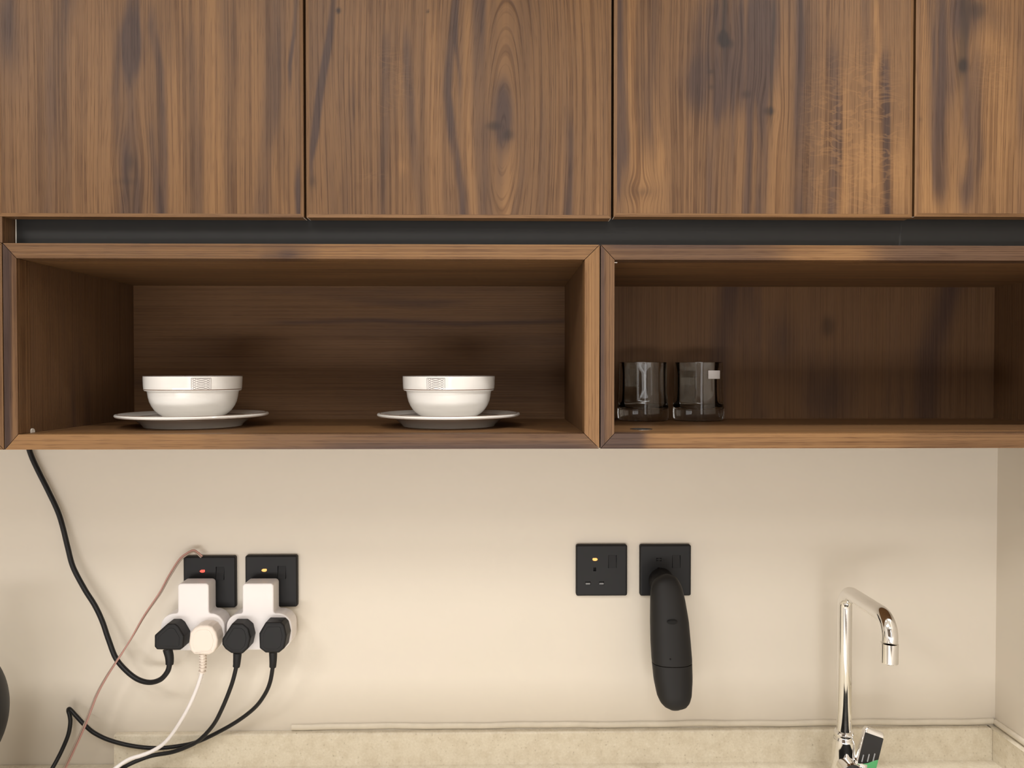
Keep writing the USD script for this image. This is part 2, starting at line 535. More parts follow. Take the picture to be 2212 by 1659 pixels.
struct("ceiling", bx(R["x0"] - .1, R["x1"] + .1, R["y0"] - .1, 0.1, R["z1"], R["z1"] + .1), M_CEIL, "white ceiling of the room", "ceiling")

# ------------------------------------------------------------------ worktop, upstand, sink
ZC = 0.866                     # top of the worktop
ZU = P(1300, 1580, -0.012)[2]  # top of the upstand
XU = P(246, 1600, -0.012)[0]   # left end of the upstand
t_wt = thing("worktop", "cream speckled stone worktop running along the foot of the wall under the sockets", "worktop")
sx0, sx1, sy0, sy1 = 0.33, 0.74, -0.50, -0.15
pieces = [bx(-1.6, sx0, -0.60, -0.001, ZC - .02, ZC), bx(sx1, R["x1"] - .001, -0.60, -0.001, ZC - .02, ZC), bx(sx0, sx1, -0.60, sy0, ZC - .02, ZC), bx(sx0, sx1, sy1, -0.001, ZC - .02, ZC)]
obj("slab", cat(*pieces), M_STONE, t_wt, smooth=False)
xr = R["x1"] - 0.012


def upstand_piece(poly_yz, x0, x1, along="x"):
    y0, y1, z0, z1, b = poly_yz
    prof = [(y1, z0), (y0, z0), (y0, z1 - b), (y0 + b * .3, z1 - b * .3), (y0 + b, z1), (y1, z1)]
    n = len(prof)
    v = [(x, y, z) for x in (x0, x1) for y, z in prof] if along == "x" else [(y, x, z) for x in (x0, x1) for y, z in prof]
    f = [(k, (k + 1) % n, n + (k + 1) % n) for k in range(n)] + [(k, n + (k + 1) % n, n + k) for k in range(n)]
    f += [(0, k + 1, k) for k in range(1, n - 1)] + [(n, n + k, n + k + 1) for k in range(1, n - 1)]
    t = trimesh.Trimesh(np.array(v, float), np.array(f), process=False)
    trimesh.repair.fix_normals(t)
    return t


obj("upstand", upstand_piece((-0.012, -0.0005, ZC, ZU, 0.0025), XU, xr - .0004), M_STONE, t_wt, smooth=False, label="low back upstand along the wall")
up2 = upstand_piece((0.012, 0.0005, ZC, ZU, 0.0025), -0.60, -0.0005, along="y")
up2.vertices[:, 0] = R["x1"] - up2.vertices[:, 0]
trimesh.repair.fix_normals(up2)
obj("upstand", up2, M_STONE, t_wt, smooth=False, label="low side upstand along the right wall")
# caulk bead over the upstand, from where it was run
bead = [(x, -0.0015, ZU + 0.0068 + 0.0006 * math.sin(x * 23) + 0.0004 * math.sin(x * 61)) for x in np.linspace(P(630, 1570, -.002)[0], R["x1"] - .004, 60)]
obj("caulk_bead", tube(bead, 0.0050, 12, ry=0.0030), M_CAULK, t_wt, label="pale bead of sealant above the back upstand")
bead = [(R["x1"] - 0.0015, y, ZU + 0.0068) for y in np.linspace(-0.60, -0.004, 30)]
obj("caulk_bead", tube(bead, 0.0052, 12, ry=0.0042, up=(1, 0, 0)), M_CAULK, t_wt, label="pale bead of sealant above the side upstand")

t_sink = thing("sink", "steel sink bowl let into the worktop below the chrome tap", "sink")
w_ = 0.0012
obj("bowl", cat(bx(sx0 + .001, sx1 - .001, sy0 + .001, sy1 - .001, ZC - .2, ZC - .2 + w_), bx(sx0 + .001, sx0 + .001 + w_, sy0 + .001, sy1 - .001, ZC - .2, ZC - .001), bx(sx1 - .001 - w_, sx1 - .001, sy0 + .001, sy1 - .001, ZC - .2, ZC - .001),
               bx(sx0 + .001, sx1 - .001, sy0 + .001, sy0 + .001 + w_, ZC - .2, ZC - .001), bx(sx0 + .001, sx1 - .001, sy1 - .001 - w_, sy1 - .001, ZC - .2, ZC - .001)), M_STEEL, t_sink, smooth=False)
dr = lathe([(0, 0), (0.042, 0), (0.045, 0.002), (0.030, 0.003), (0.0, 0.0015)], 48)
dr.apply_translation([(sx0 + sx1) / 2, (sy0 + sy1) / 2, ZC - .2 + w_])
obj("drain", dr, M_CHROME, t_sink)
t_bc = thing("base_cabinet", "brown base cabinets carrying the worktop", "cabinet")
obj("body", cat(bx(-1.6, R["x1"] - .001, -0.56, -0.002, 0.0, ZC - .205), bx(-1.6, sx0 - .02, -0.56, -0.002, ZC - .205, ZC - .0205), bx(sx1 + .02, R["x1"] - .001, -0.56, -0.002, ZC - .205, ZC - .0205),
               bx(sx0 - .02, sx1 + .02, -0.56, sy0 - .01, ZC - .205, ZC - .0205)), M_BASECAB, t_bc, smooth=False)
for k in range(5):
    x = -1.597 + k * 0.488
    obj("door", bx(x, x + 0.484, -0.58, -0.5605, 0.08, ZC - .03), M_BASECAB, t_bc, smooth=False)

# ------------------------------------------------------------------ wall cabinets: doors
YF = -0.325                    # front plane of doors and open units
TH = 0.020                     # thickness of doors
GX = [P(-8, 300, YF)[0], P(657.6, 235, YF)[0], P(1323.6, 235, YF)[0], P(1975.2, 300, YF)[0]]
GAP = 0.0016
XR = R["x1"] - 0.004
doors = [(GX[0] + GAP, GX[1] - GAP, P(330, 468.0, YF)[2]), (GX[1] + GAP, GX[2] - GAP, P(990, 470.3, YF)[2]), (GX[2] + GAP, GX[3] - GAP, P(1650, 468.4, YF)[2]), (GX[3] + GAP, XR, P(2100, 467.6, YF)[2])]
ZTOP = 2.42


def tone_door(k, xy):
    d, g, kn = np.zeros(len(xy)), np.zeros(len(xy)), np.zeros(len(xy))
    S = lambda *a, **b: streak(xy, *a, **b)
    B = lambda *a, **b: blob(xy, *a, **b)
    if k == 0:
        d += 0.10 * np.exp(-(xy[:, 0] / 170) ** 2) + B(10, 60, 60, 90, .25)
        d += S([(140, 0), (120, 200), (105, 470)], 26, .30) + S([(292, -20), (278, 100)], 20, .30) + S([(278, 100), (266, 200), (272, 300), (285, 400), (282, 480)], 26, .55, 3)
        d += S([(330, 60), (345, 150), (352, 330), (352, 470)], 12, .40) + S([(328, 300), (342, 470)], 9, .35) + S([(412, 110), (425, 300), (428, 470)], 16, .28) + B(300, 110, 30, 60, .2)
        d += S([(600, -20), (600, 60), (592, 170), (585, 280), (568, 400), (560, 480)], 22, .34, 3) + S([(640, 0), (636, 70), (626, 140)], 5, .5) + S([(645, 410), (648, 470)], 9, .7) + S([(485, -20), (500, 120)], 20, .2)
        kn += B(283, 350, 11, 22, .34) + B(272, 392, 26, 8, .18) + B(285, 430, 13, 40, .12)
        g += S([(200, 0), (215, 250), (195, 470)], 35, .12) + S([(445, -10), (450, 200), (458, 330), (462, 470)], 22, .42) + S([(372, 200), (380, 470)], 16, .30) + S([(540, 60), (535, 470)], 26, .16) + S([(590, 350), (610, 470)], 10, .2) - 0.14
    elif k == 1:
        d += S([(722, -10), (712, 80), (700, 150), (690, 215), (680, 290), (668, 350)], 9, .70) + S([(690, 0), (680, 150), (668, 260)], 18, .22) + S([(760, 220), (752, 330), (745, 470)], 12, .30)
        d += S([(832, 110), (834, 260), (826, 380), (825, 470)], 13, .38) + S([(880, 110), (886, 250), (905, 400), (912, 470)], 14, .30) + S([(986, -10), (972, 120), (965, 200), (978, 300), (1000, 420), (1003, 470)], 11, .45, 3) + S([(985, 90), (994, 170)], 5, .3)
        d += S([(1034, -10), (1036, 130), (1040, 300), (1052, 470)], 17, .30) + B(1085, 225, 24, 62, .55, 3) + B(1085, 285, 40, 40, .3) + S([(1085, 300), (1085, 370)], 15, .25) + S([(1230, 300), (1228, 400), (1226, 480)], 13, .45) + S([(1175, 250), (1170, 470)], 9, .22)
        d += S([(1215, 0), (1222, 220)], 10, .2) + S([(712, 380), (722, 470)], 10, .22) + S([(1130, 380), (1110, 470)], 10, .25)
        kn += B(731, 23, 5.5, 7, .6, 4) + B(924, 25, 3, 4, .55, 3) + B(675, 392, 8, 14, .35) + B(1068, 272, 17, 10, .42, 3) + B(1098, 292, 13, 12, .36, 3)
        g += S([(775, 60), (760, 200), (745, 320)], 16, .16) + S([(935, 100), (938, 250), (945, 470)], 14, .24) + S([(1012, 60), (1008, 250), (1025, 470)], 8, .38) + S([(1095, 380), (1095, 460)], 10, .35) + B(870, 360, 14, 18, .3) + S([(1270, 0), (1280, 470)], 36, .16) - 0.12
        kn -= B(838, 130, 26, 26, .5) + B(865, 180, 20, 40, .5) + B(830, 230, 20, 20, .4) + B(800, 380, 30, 10, .5)
    elif k == 2:
        d += S([(1334, -10), (1338, 160), (1345, 330)], 14, .42) + S([(1328, 330), (1334, 400)], 8, .4) + S([(1415, -10), (1402, 150), (1408, 260)], 18, .20)
        d += 0.10 + B(1575, 60, 80, 95, .52, 3) + B(1545, 185, 72, 70, .55, 3) + B(1650, 60, 38, 110, .42, 3) + B(1645, 170, 28, 60, .4) + S([(1625, 150), (1620, 290), (1615, 400), (1612, 480)], 9, .55) + S([(1648, 230), (1645, 350), (1642, 480)], 13, .42)
        d += S([(1540, 260), (1535, 470)], 16, .28) + S([(1728, -10), (1726, 200), (1724, 480)], 11, .42, 4) + S([(1748, 60), (1752, 250), (1750, 470)], 22, .24) + S([(1800, 140), (1808, 300), (1800, 470)], 14, .34) + S([(1870, -10), (1872, 170)], 11, .30) + S([(1912, 160), (1915, 300), (1916, 470)], 9, .55, 3) + S([(1580, 300), (1570, 470)], 10, .22)
        kn += B(1562, 84, 13, 17, .72, 4) + B(1577, 95, 9, 11, .4, 3) + S([(1566, -10), (1563, 70)], 6, .45) + B(1612, 204, 11, 9, .34, 3) + B(1661, 240, 13, 9, .42, 3) + S([(1672, 30), (1668, 150), (1666, 230)], 3, .4) + B(1536, 155, 6, 5, .4) + B(1537, 188, 7, 5, .3) + B(1390, 415, 22, 9, .18)
        g += S([(1367, -10), (1362, 180), (1370, 300)], 9, .62) + S([(1398, 100), (1412, 250), (1428, 330)], 9, .40) + B(1385, 375, 38, 50, .55) + B(1375, 450, 50, 34, .4) - 0.16 + S([(1690, 80), (1690, 250), (1680, 470)], 20, .30) + S([(1765, 350), (1760, 470)], 9, .2)
        g += B(1880, 330, 75, 60, .34) + B(1865, 400, 60, 70, .45) + B(1950, 400, 30, 90, .5) + S([(1893, 40), (1900, 110), (1890, 150)], 8, .6) + S([(1822, 220), (1822, 470)], 10, .4) + 0.06
        kn -= blob(xy, 1870, 300, 85, 190, .95, 4) + blob(xy, 1775, 300, 40, 160, .6, 3)
    else:
        d += S([(2022, -10), (2028, 130), (2024, 260), (2030, 390)], 20, .52, 4) + S([(2062, 0), (2056, 160)], 12, .25) + S([(2106, 150), (2102, 260), (2108, 340), (2095, 400)], 22, .50, 3) + S([(2205, 100), (2208, 470)], 12, .30) + B(2150, 40, 40, 40, .2)
        d += 0.08 + B(2086, 30, 26, 60, .5, 3)
        kn += S([(2084, -10), (2084, 60), (2078, 140)], 12, .42, 4) + B(2112, 22, 18, 20, .35, 3) + B(2082, 142, 13, 16, .30, 3) + B(2130, 122, 22, 4, .2) + B(1984, 258, 8, 5, .25)
        g += B(2010, 420, 40, 110, .62) + B(2060, 470, 30, 60, .3) + B(2135, 90, 25, 30, .35) + B(2155, 300, 42, 200, .40) + S([(1990, 0), (1992, 300)], 10, .25) - 0.08
        kn -= blob(xy, 2150, 150, 40, 60, .5)
    brk = grain_noise(xy, 9.0, 120.0, k * 3 + 1) * .6 + grain_noise(xy, 26.0, 210.0, k * 3 + 2) * .6
    d = d * np.clip(0.25 + 1.35 * brk, 0.25, 1.5) * 1.12
    return np.stack([np.clip(d, 0, 1), g * 1.2, np.clip(np.where(kn > 0, kn * 1.5, kn), -1, 0.95)], 1)


KNOTS = {0: [(283, 360, 30, 75, .75)], 2: [(1570, 100, 30, 60, .5), (1385, 410, 28, 26, .9), (1660, 235, 26, 50, .7)], 3: [(2084, 60, 40, 120, .75), (2060, 250, 40, 130, .4)]}


def door_panel(k, parent):
    x0, x1, z0 = doors[k]
    c = 0.0040
    x0, x1, z0 = x0 + c, x1 - c, z0 + c
    xs = np.linspace(x0, x1, int((x1 - x0) / 0.002) + 1)
    zv = np.arange(z0, 2.03, 0.0022)
    zs = np.r_[zv, np.linspace(2.04, ZTOP - c, 16)]
    X, Z = np.meshgrid(xs, zs, indexing="ij")
    n, m_ = X.shape
    v = np.stack([X.ravel(), np.full(X.size, YF), Z.ravel()], 1)
    i, j = np.meshgrid(np.arange(n - 1), np.arange(m_ - 1), indexing="ij")
    q = np.stack([i * m_ + j, (i + 1) * m_ + j, (i + 1) * m_ + j + 1, i * m_ + j + 1], -1).reshape(-1, 4)
    f = np.vstack([q[:, [0, 1, 2]], q[:, [0, 2, 3]]])
    # thickness: back face and sides
    b = len(v)
    cor = np.array([[x0, YF + TH, z0], [x1, YF + TH, z0], [x1, YF + TH, ZTOP - c], [x0, YF + TH, ZTOP - c], [x0, YF, z0], [x1, YF, z0], [x1, YF, ZTOP - c], [x0, YF, ZTOP - c]])
    v = np.vstack([v, cor])
    bf = np.array([[0, 2, 1], [0, 3, 2], [4, 0, 1], [4, 1, 5], [5, 1, 2], [5, 2, 6], [6, 2, 3], [6, 3, 7], [7, 3, 0], [7, 0, 4]]) + b
    f = np.vstack([f, bf])
    xy = pix(v)
    from meshkit import noise as vn
    wob = (vn(np.stack([v[:, 0] * 14, v[:, 2] * 3.0, np.full(len(v), k * 5.0)], 1), 3) - .5) * 0.010 + (vn(np.stack([v[:, 0] * 40, v[:, 2] * 9.0, np.full(len(v), k * 5.0)], 1), 5) - .5) * 0.003
    line = v[:, 0] + wob
    if k == 1:
        kx, kz = P(1087, 285, YF)[[0, 2]]
        dx, dz = v[:, 0] - kx + wob, v[:, 2] - kz
        line = np.sqrt(dx ** 2 + (0.17 * dz) ** 2 + 1e-6) + 0.6
    for kx, ky, rx, ry, a in KNOTS.get(k, []):
        c0 = P(kx, ky, YF)
        s = (P(kx + 1, ky, YF) - c0)[0]
        dx, dz = v[:, 0] - c0[0], v[:, 2] - c0[2]
        line = line - a * dx * np.exp(-(dx / (rx * s)) ** 2 - (dz / (ry * s)) ** 2)
    g = np.stack([line, v[:, 2] + 11.3 * (k + 1), v[:, 0]], 1)
    return wood_mesh(name_in(parent, "panel"), v, f, g, tone_door(k, xy), M_WOOD)


def edge_strip(k, side, parent):
    """Chamfered edge of a door with its return: mitred at the corner."""
    x0, x1, z0 = doors[k]
    c, yb = 0.0040, YF + TH
    yo = YF + 0.0014           # outer edge of the chamfer
    if side == "bottom":
        a, b = np.array([x0, z0]), np.array([x1, z0])
        ai, bi = np.array([x0 + c, z0 + c]), np.array([x1 - c, z0 + c])
    elif side == "left":
        a, b = np.array([x0, z0]), np.array([x0, ZTOP])
        ai, bi = np.array([x0 + c, z0 + c]), np.array([x0 + c, ZTOP - c])
    else:
        a, b = np.array([x1, z0]), np.array([x1, ZTOP])
        ai, bi = np.array([x1 - c, z0 + c]), np.array([x1 - c, ZTOP - c])
    pts = []
    for e, ei in ((a, ai), (b, bi)):
        pts += [(ei[0], YF + .0001, ei[1]), (e[0], yo, e[1]), (e[0], yb, e[1]), (ei[0], yb, ei[1])]
    v = np.array(pts)
    f = [(i, (i + 1) % 4, 4 + (i + 1) % 4) for i in range(4)] + [(i, 4 + (i + 1) % 4, 4 + i) for i in range(4)] + [(0, 2, 1), (0, 3, 2), (4, 5, 6), (4, 6, 7)]
    t = trimesh.Trimesh(v, np.array(f), process=False)
    trimesh.repair.fix_normals(t)
    gold = (-0.05, 0.0, 0.0, 0.15)[k] + (0.25 if side == "bottom" else 0.0)
    return wood("edge_strip", t, "x" if side == "bottom" else "z", parent, gold=gold)


def mitre_chip(k, side, parent):
    """Pale line of bare substrate at the mitred lower corner of a door."""
    x0, x1, z0 = doors[k]
    x, s = (x0, 1) if side == "left" else (x1, -1)
    long_ = 0.0105 if (k, side) == (3, "left") else 0.0035
    pts = np.array([(x + s * .0002, YF + .0034, z0 - .0003), (x + s * 0.0010, YF + .0034, z0 - .0003), (x + s * (.0004 if k != 3 else -0.004) + s * 0.0008, YF + TH - .001, z0 - .0003), (x + s * (.0004 if k != 3 else -0.004) - 0 * long_, YF + TH - .001, z0 - .0003)])
    v = np.vstack([pts, pts + [0, 0, 0.0006]])
    f = [(0, 1, 2), (0, 2, 3), (4, 6, 5), (4, 7, 6)] + [q for i in range(4) for q in ((i, 4 + i, (i + 1) % 4), ((i + 1) % 4, 4 + i, 4 + (i + 1) % 4))]
    t = trimesh.Trimesh(v, np.array(f), process=False)
    trimesh.repair.fix_normals(t)
    obj("mitre_line", t, M_RAW, parent, smooth=False)


ZCH = P(700, 478, YF)[2] + .012     # underside of the cupboards' carcass
CAB = [("dark brown oak grained wall cupboard with two doors, upper left, over the bowls", (0, 1), GX[0] + .0005, GX[2] - .0006), ("dark brown knotty wall cupboard with two doors, upper right, over the glasses", (2, 3), GX[2] + .0006, XR)]
zc0 = max(d[2] for d in doors) + .0045
for lab, ks, xa, xb in CAB:
    t = thing("wall_cabinet", lab, "cabinet", loc=(0, 0, 0))
    obj("body", bx(xa, xb, YF + TH + .001, -0.012, zc0, ZTOP), M_GAPSHADE, t, smooth=False, label="carcass behind the doors, coloured dark for the shade in the gaps")
    for k in ks:
        dp = name_in(t, "door")
        UsdGeom.Xform.Define(stage, dp)
        door_panel(k, dp)
        for s in ("bottom", "left", "right"):
            edge_strip(k, s, dp)
        for s in ("left", "right"):
            if (k, s) in ((0, "right"), (1, "left"), (1, "right"), (2, "left"), (3, "left")):
                mitre_chip(k, s, dp)

# ------------------------------------------------------------------ handle channel between doors and open units
z_top = (P(10, 525.4, YF)[2] + P(1290, 530, YF)[2] + P(2212, 528, YF)[2]) / 3     # top of the open units
XL = P(7.5, 750, YF)[0]
t = thing("handle_channel", "long black metal finger channel between the cupboard doors and the open shelves", "channel")
xc0 = P(20.5, 500, YF + .012)[0]
obj("profile", cat(bx(xc0, XR, YF + .026, YF + .028, z_top + .0005, zc0 - .0005), bx(xc0, XR, YF + .0285, YF + .10, z_top + .0005, zc0 - .0005), bx(xc0, XR, YF + .012, YF + .026, z_top + .0003, z_top + .0015)), M_CHANNEL, t, smooth=False)
obj("end_cap", bx(xc0 - .0016, xc0 - .0002, YF + .0262, YF + .10, z_top + .0005, zc0 - .0005), M_RAW, t, smooth=False, label="thin pale end edge of the channel")

# ------------------------------------------------------------------ open shelf units
z_bot = P(1000, 970.2, YF)[2]
YB = -0.022                   # inner face of the back boards
FD = 0.025                    # depth of the mitred front frame
CL = 0.0003


def frame_piece(side, X0, X1, xi0, xi1, zi0, zi1, parent, tone=None, gold=0.0, dark=0.0):
    o = {"bl": (X0, z_bot), "br": (X1, z_bot), "tl": (X0, z_top), "tr": (X1, z_top)}
    i = {"bl": (xi0, zi0), "br": (xi1, zi0), "tl": (xi0, zi1), "tr": (xi1, zi1)}
    a, b = {"bottom": ("bl", "br"), "top": ("tl", "tr"), "left": ("bl", "tl"), "right": ("br", "tr")}[side]
    quad = Polygon([o[a], o[b], i[b], i[a]]).buffer(-CL, join_style=2)
    e = trimesh.creation.extrude_polygon(quad, FD, engine="earcut")
    v = np.array(e.vertices)
    e = trimesh.Trimesh(np.stack([v[:, 0], YF + v[:, 2], v[:, 1]], 1), e.faces, process=False)
    trimesh.repair.fix_normals(e)
    wood("frame_" + {"top": "rail", "bottom": "rail", "left": "stile", "right": "stile"}[side], e, "x" if side in ("top", "bottom") else "z", parent, tone=tone, gold=gold, dark=dark, size=0.006)


def open_unit(label, X0, X1, w_l, w_r, back_axis, tones):
    t = thing("open_shelf", label, "shelf unit")
    zi0, zi1 = P(1000, 936.8, YF)[2], P(1000, 560.5, YF)[2]
    xi0, xi1 = X0 + w_l, X1 - w_r
    for s in ("top", "bottom", "left", "right"):
        fn, gold, dark = tones.get(s, (None, 0, 0))
        frame_piece(s, X0, X1, xi0, xi1, zi0, zi1, t, (lambda v, fn=fn: fn(pix(v))) if fn else None, gold, dark)
    y0 = YF + FD + .0003
    e = 0.0012                # the boards sit a little behind the frame's edge: the seam shows
    wood("side_panel", bx(X0 + .001, xi0 - e, y0, YB, z_bot + .001, z_top - .001), "z", t, M_WOODIN, dark=.38)  # side boards toned darker: shade of the recess put into the wood
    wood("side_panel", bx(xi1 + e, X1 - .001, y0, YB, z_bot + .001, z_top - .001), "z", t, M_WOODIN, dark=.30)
    wood("top_panel", bx(xi0 - e + .0003, xi1 + e - .0003, y0, YB, zi1 + e * .4, z_top - .001), "x", t, M_WOODIN, gold=.05)
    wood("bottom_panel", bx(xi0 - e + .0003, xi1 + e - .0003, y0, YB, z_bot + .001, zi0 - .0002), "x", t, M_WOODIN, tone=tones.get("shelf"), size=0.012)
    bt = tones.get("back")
    wood("back_panel", bx(X0 + .001, X1 - .001, YB + .0003, YB + .006, z_bot + .001, z_top - .001), back_axis, t, M_WOODIN, tone=(lambda v: bt(pix(v))) if bt else None, dark=.34, size=0.008)  # extra dark tone carries the shade at the back of the recess
    return t, xi0, xi1, zi0, zi1


def T(d=None, g=None, k=None):
    z = np.zeros_like(d if d is not None else g if g is not None else k)
    return np.stack([z if d is None else d, z if g is None else g, z if k is None else k], 1)


XM = P(1296.3, 750, YF)[0]
m1 = {
    "top": (lambda xy: T(hstreak(xy, -50, 330, .28) + hstreak(xy, 560, 690, .30, 20) + hstreak(xy, 330, 640, .18, 30, 556, 9) + blob(xy, 622, 548, 22, 12, .3), hstreak(xy, 660, 1300, .38, 40) + hstreak(xy, 40, 300, .1)), 0, 0),
    "bottom": (lambda xy: T(hstreak(xy, 520, 1300, .35, 60) + hstreak(xy, 700, 1300, .35, 60, 968, 14) + hstreak(xy, 150, 700, .3, 60, 974, 8), hstreak(xy, -40, 440, .55, 60) + hstreak(xy, 500, 800, .12)), 0, 0),
    "left": (lambda xy: T(.75 * np.exp(-((xy[:, 0] - 14) / 12) ** 4) + .15), 0, 0),
    "right": (lambda xy: T(None, .45 + 0 * xy[:, 0]), 0, 0),
    "back": lambda xy: T(streak(xy[:, ::-1], [(697, 640), (692, 800), (700, 1000), (693, 1215)], 5, .3, 2) + blob(xy, 850, 715, 150, 18, .12)),
}
m2 = {
    "top": (lambda xy: T(hstreak(xy, 1290, 1700, .45, 60) + hstreak(xy, 1880, 2300, .55, 60) + hstreak(xy, 1310, 1600, .25, 30, 532, 6), hstreak(xy, 1680, 1930, .35, 60)), 0, 0),
    "bottom": (lambda xy: T(hstreak(xy, 1290, 1395, .72, 16) + hstreak(xy, 2050, 2300, .2, 60), hstreak(xy, 1400, 1960, .55, 40) + hstreak(xy, 1960, 2300, .05, 60)), 0, 0),
    "left": (lambda xy: T(.32 + .4 * np.exp(-((xy[:, 0] - 1300) / 7) ** 4), .1 + 0 * xy[:, 0]), 0, 0),
    "back": lambda xy: T(streak(xy, [(1575, 620), (1560, 740), (1545, 910)], 24, .38, 2) + streak(xy, [(2055, 620), (2010, 760), (2000, 910)], 30, .38, 2) + blob(xy, 1690, 735, 30, 60, .3, 2) + blob(xy, 1790, 860, 50, 75, .3, 2), None, blob(xy, 1788, 705, 14, 24, .5, 3)),
}
t1, a0, a1, zi0, zi1 = open_unit("open wooden shelf box holding the two bowls on plates, mitred front frame", XL, XM - .0004, P(37.5, 750, YF)[0] - XL, XM - P(1262.3, 750, YF)[0] - .0004, "x", m1)
t2, b0, b1, _, _ = open_unit("open wooden shelf box holding the two glass tumblers, mitred front frame", XM + .0004, XR, P(1327.5, 750, YF)[0] - XM - .0004, 0.0195, "z", m2)
ZS = zi0                       # height of the shelf boards
cl = trimesh.creation.cylinder(0.0042, 0.0022, sections=32)
cl.apply_transform(trimesh.transformations.rotation_matrix(np.pi / 2, [0, 1, 0]))
cl.apply_translation([a0 - .0006, YF + FD + .0042, P(66, 933, YF + FD)[2]])
obj("screw_cap", cl, M_RAW, t1, label="small pale screw cap low on the left side")
ph = P(1385, 928, YF + .06)
hy = -D + (EYE - ZS) * FPX / (928 - VY)
hx = P(1385, 928, hy)[0]
rg = lathe([(0.0125, 0), (0.0150, 0), (0.0150, 0.0008), (0.0125, 0.0008)], 48)
rg.apply_translation([hx, hy, ZS - .0001])
rp = obj("fitting_ring", rg, M_STEEL, t2, label="flush round metal fitting in the shelf board")
pl = trimesh.creation.cylinder(0.0124, 0.0006, sections=40)
pl.apply_translation([hx, hy, ZS + .0001])
obj("fitting_hole", pl, M_HOLE, t2)
# shelf pin glint, upper left inside the right unit
obj("shelf_pin", bx(b0 + .0002, b0 + .0042, YF + .006, YF + .009, P(1332, 567, YF + .006)[2] - .0005, P(1332, 567, YF + .006)[2] + .0005), M_RAW, t2, smooth=False, label="tiny bright pin near the upper left corner")

# the next open unit to the left: only its right stile stands in the picture
xe = P(6.4, 750, YF)[0]
open_unit("open shelf box at the far left, only the edge of its frame in view", xe - 0.56, xe, 0.0185, 0.0185, "x", {"right": (None, .1, .15)})
t = thing("end_panel", "small dark wood block closing the left end of the black finger channel", "cabinet panel")
wood("panel", bx(xe - .030, xe - .0006, YF + .002, -0.022, z_top + .0005, zc0 - .006), "z", t, dark=.35)

# ------------------------------------------------------------------ bowls and plates on the left shelf
plate_prof = [(0.0, 0.004), (0.056, 0.004), (0.058, 0.0), (0.066, 0.0), (0.068, 0.003), (0.076, 0.0095), (0.088, 0.0128), (0.0995, 0.0138), (0.1020, 0.0148), (0.1028, 0.0165), (0.1020, 0.0182), (0.0990, 0.0187), (0.088, 0.0165), (0.076, 0.0132), (0.068, 0.0078), (0.064, 0.0068), (0.0, 0.0068)]
bowl_prof = [(0.0, 0.003), (0.033, 0.003), (0.0345, 0.0), (0.0362, 0.0), (0.0368, 0.0025), (0.0391, 0.0059), (0.0430, 0.0088), (0.0469, 0.0115), (0.0499, 0.0143), (0.0523, 0.0171), (0.0558, 0.0225), (0.0584, 0.0283), (0.0600, 0.0350), (0.0609, 0.0415), (0.0615, 0.0432), (0.0645, 0.0440), (0.0655, 0.0455), (0.0660, 0.0515), (0.0664, 0.0630), (0.0660, 0.0643), (0.0645, 0.0646), (0.0632, 0.0634), (0.0625, 0.0520), (0.0590, 0.0400), (0.0550, 0.0290), (0.0480, 0.0180), (0.0380, 0.0110), (0.0250, 0.0075), (0.0, 0.0060)]


def ring(r, z, t, n=96):
    a = np.linspace(0, 2 * np.pi, 9)[:-1]
    return lathe([(r + t * math.cos(x), z + t * 1.3 * math.sin(x)) for x in a], n)


def motif(a_mid):
    """Printed block on the bowl's collar: frame, two chains of crossing waves, and lens-shaped bars between them."""
    out = []
    rr = lambda z: 0.06555 + (z - 0.0455) * 0.05 + 0.00028
    w = 0.0126                 # half width along the collar
    z0, z1 = 0.0466, 0.0622

    def line(pts, r=0.00030):
        p = []
        for s, z in pts:
            a = a_mid + s / 0.066
            p.append((rr(z) * math.cos(a), rr(z) * math.sin(a), z))
        out.append(tube(np.array(p), r, 5))
    line([(-w, z0), (-w, (z0 + z1) / 2), (-w, z1)])
    line([(w, z0), (w, (z0 + z1) / 2), (w, z1)])
    line([(-w + w * 2 * k / 12, z1) for k in range(13)])
    zz = np.linspace(z0, z1, 41)
    for c in (-0.0088, 0.0088):
        for ph_ in (0, np.pi):
            line([(c + 0.0020 * math.sin((z - z0) / (z1 - z0) * 5 * np.pi * 1.0 + ph_), z) for z in zz], 0.00024)
    for k in range(5):
        zc = z0 + (k + .5) * (z1 - z0) / 5
        for sg in (-1, 1):
            line([(s, zc + sg * 0.0011 * (1 - (s / 0.0062) ** 2)) for s in np.linspace(-0.0062, 0.0062, 9)], 0.00024)
    return cat(*out)


def place_set(px_c, depth_y, a_mid, lab_b, lab_p, group):
    c = P(px_c, 900, depth_y)
    tp = thing("plate", lab_p, "plate", "white plates under the bowls", (c[0], depth_y, ZS))
    obj("dish", lathe(plate_prof), M_PORC, tp, smooth=40)
    obj("rim_line", ring(0.0985, 0.0187, 0.00035), M_BROWNLINE, tp, label="thin brown line round the rim")
    obj("inner_line", ring(0.0765, 0.0135, 0.0004), M_BROWNLINE, tp, label="thin brown line round the well")
    tb = thing("bowl", lab_b, "bowl", "white bowls on the open shelf", (c[0], depth_y, ZS + 0.0069))
    obj("body", lathe(bowl_prof), M_PORC, tb, smooth=40)
    obj("collar_line", ring(0.0653, 0.0460, 0.0005), M_BROWNLINE, tb, label="thin brown line under the collar")
    obj("rim_line", ring(0.0660, 0.0644, 0.0003), M_MOTIF, tb, label="thin grey line on the lip")
    obj("motif", motif(a_mid), M_MOTIF, tb, smooth=False, label="small printed block of fine grey curves on the collar")
    return tb


YBW = YF + 0.145
place_set(419, YBW, math.radians(-90 + 30), "white bowl with printed collar, the left one of the two on plates", "white rimmed plate under the left bowl", None)
place_set(970, YBW, math.radians(-90 - 12), "white bowl with printed collar, the right one, near the shelf's divider", "white rimmed plate under the right bowl", None)

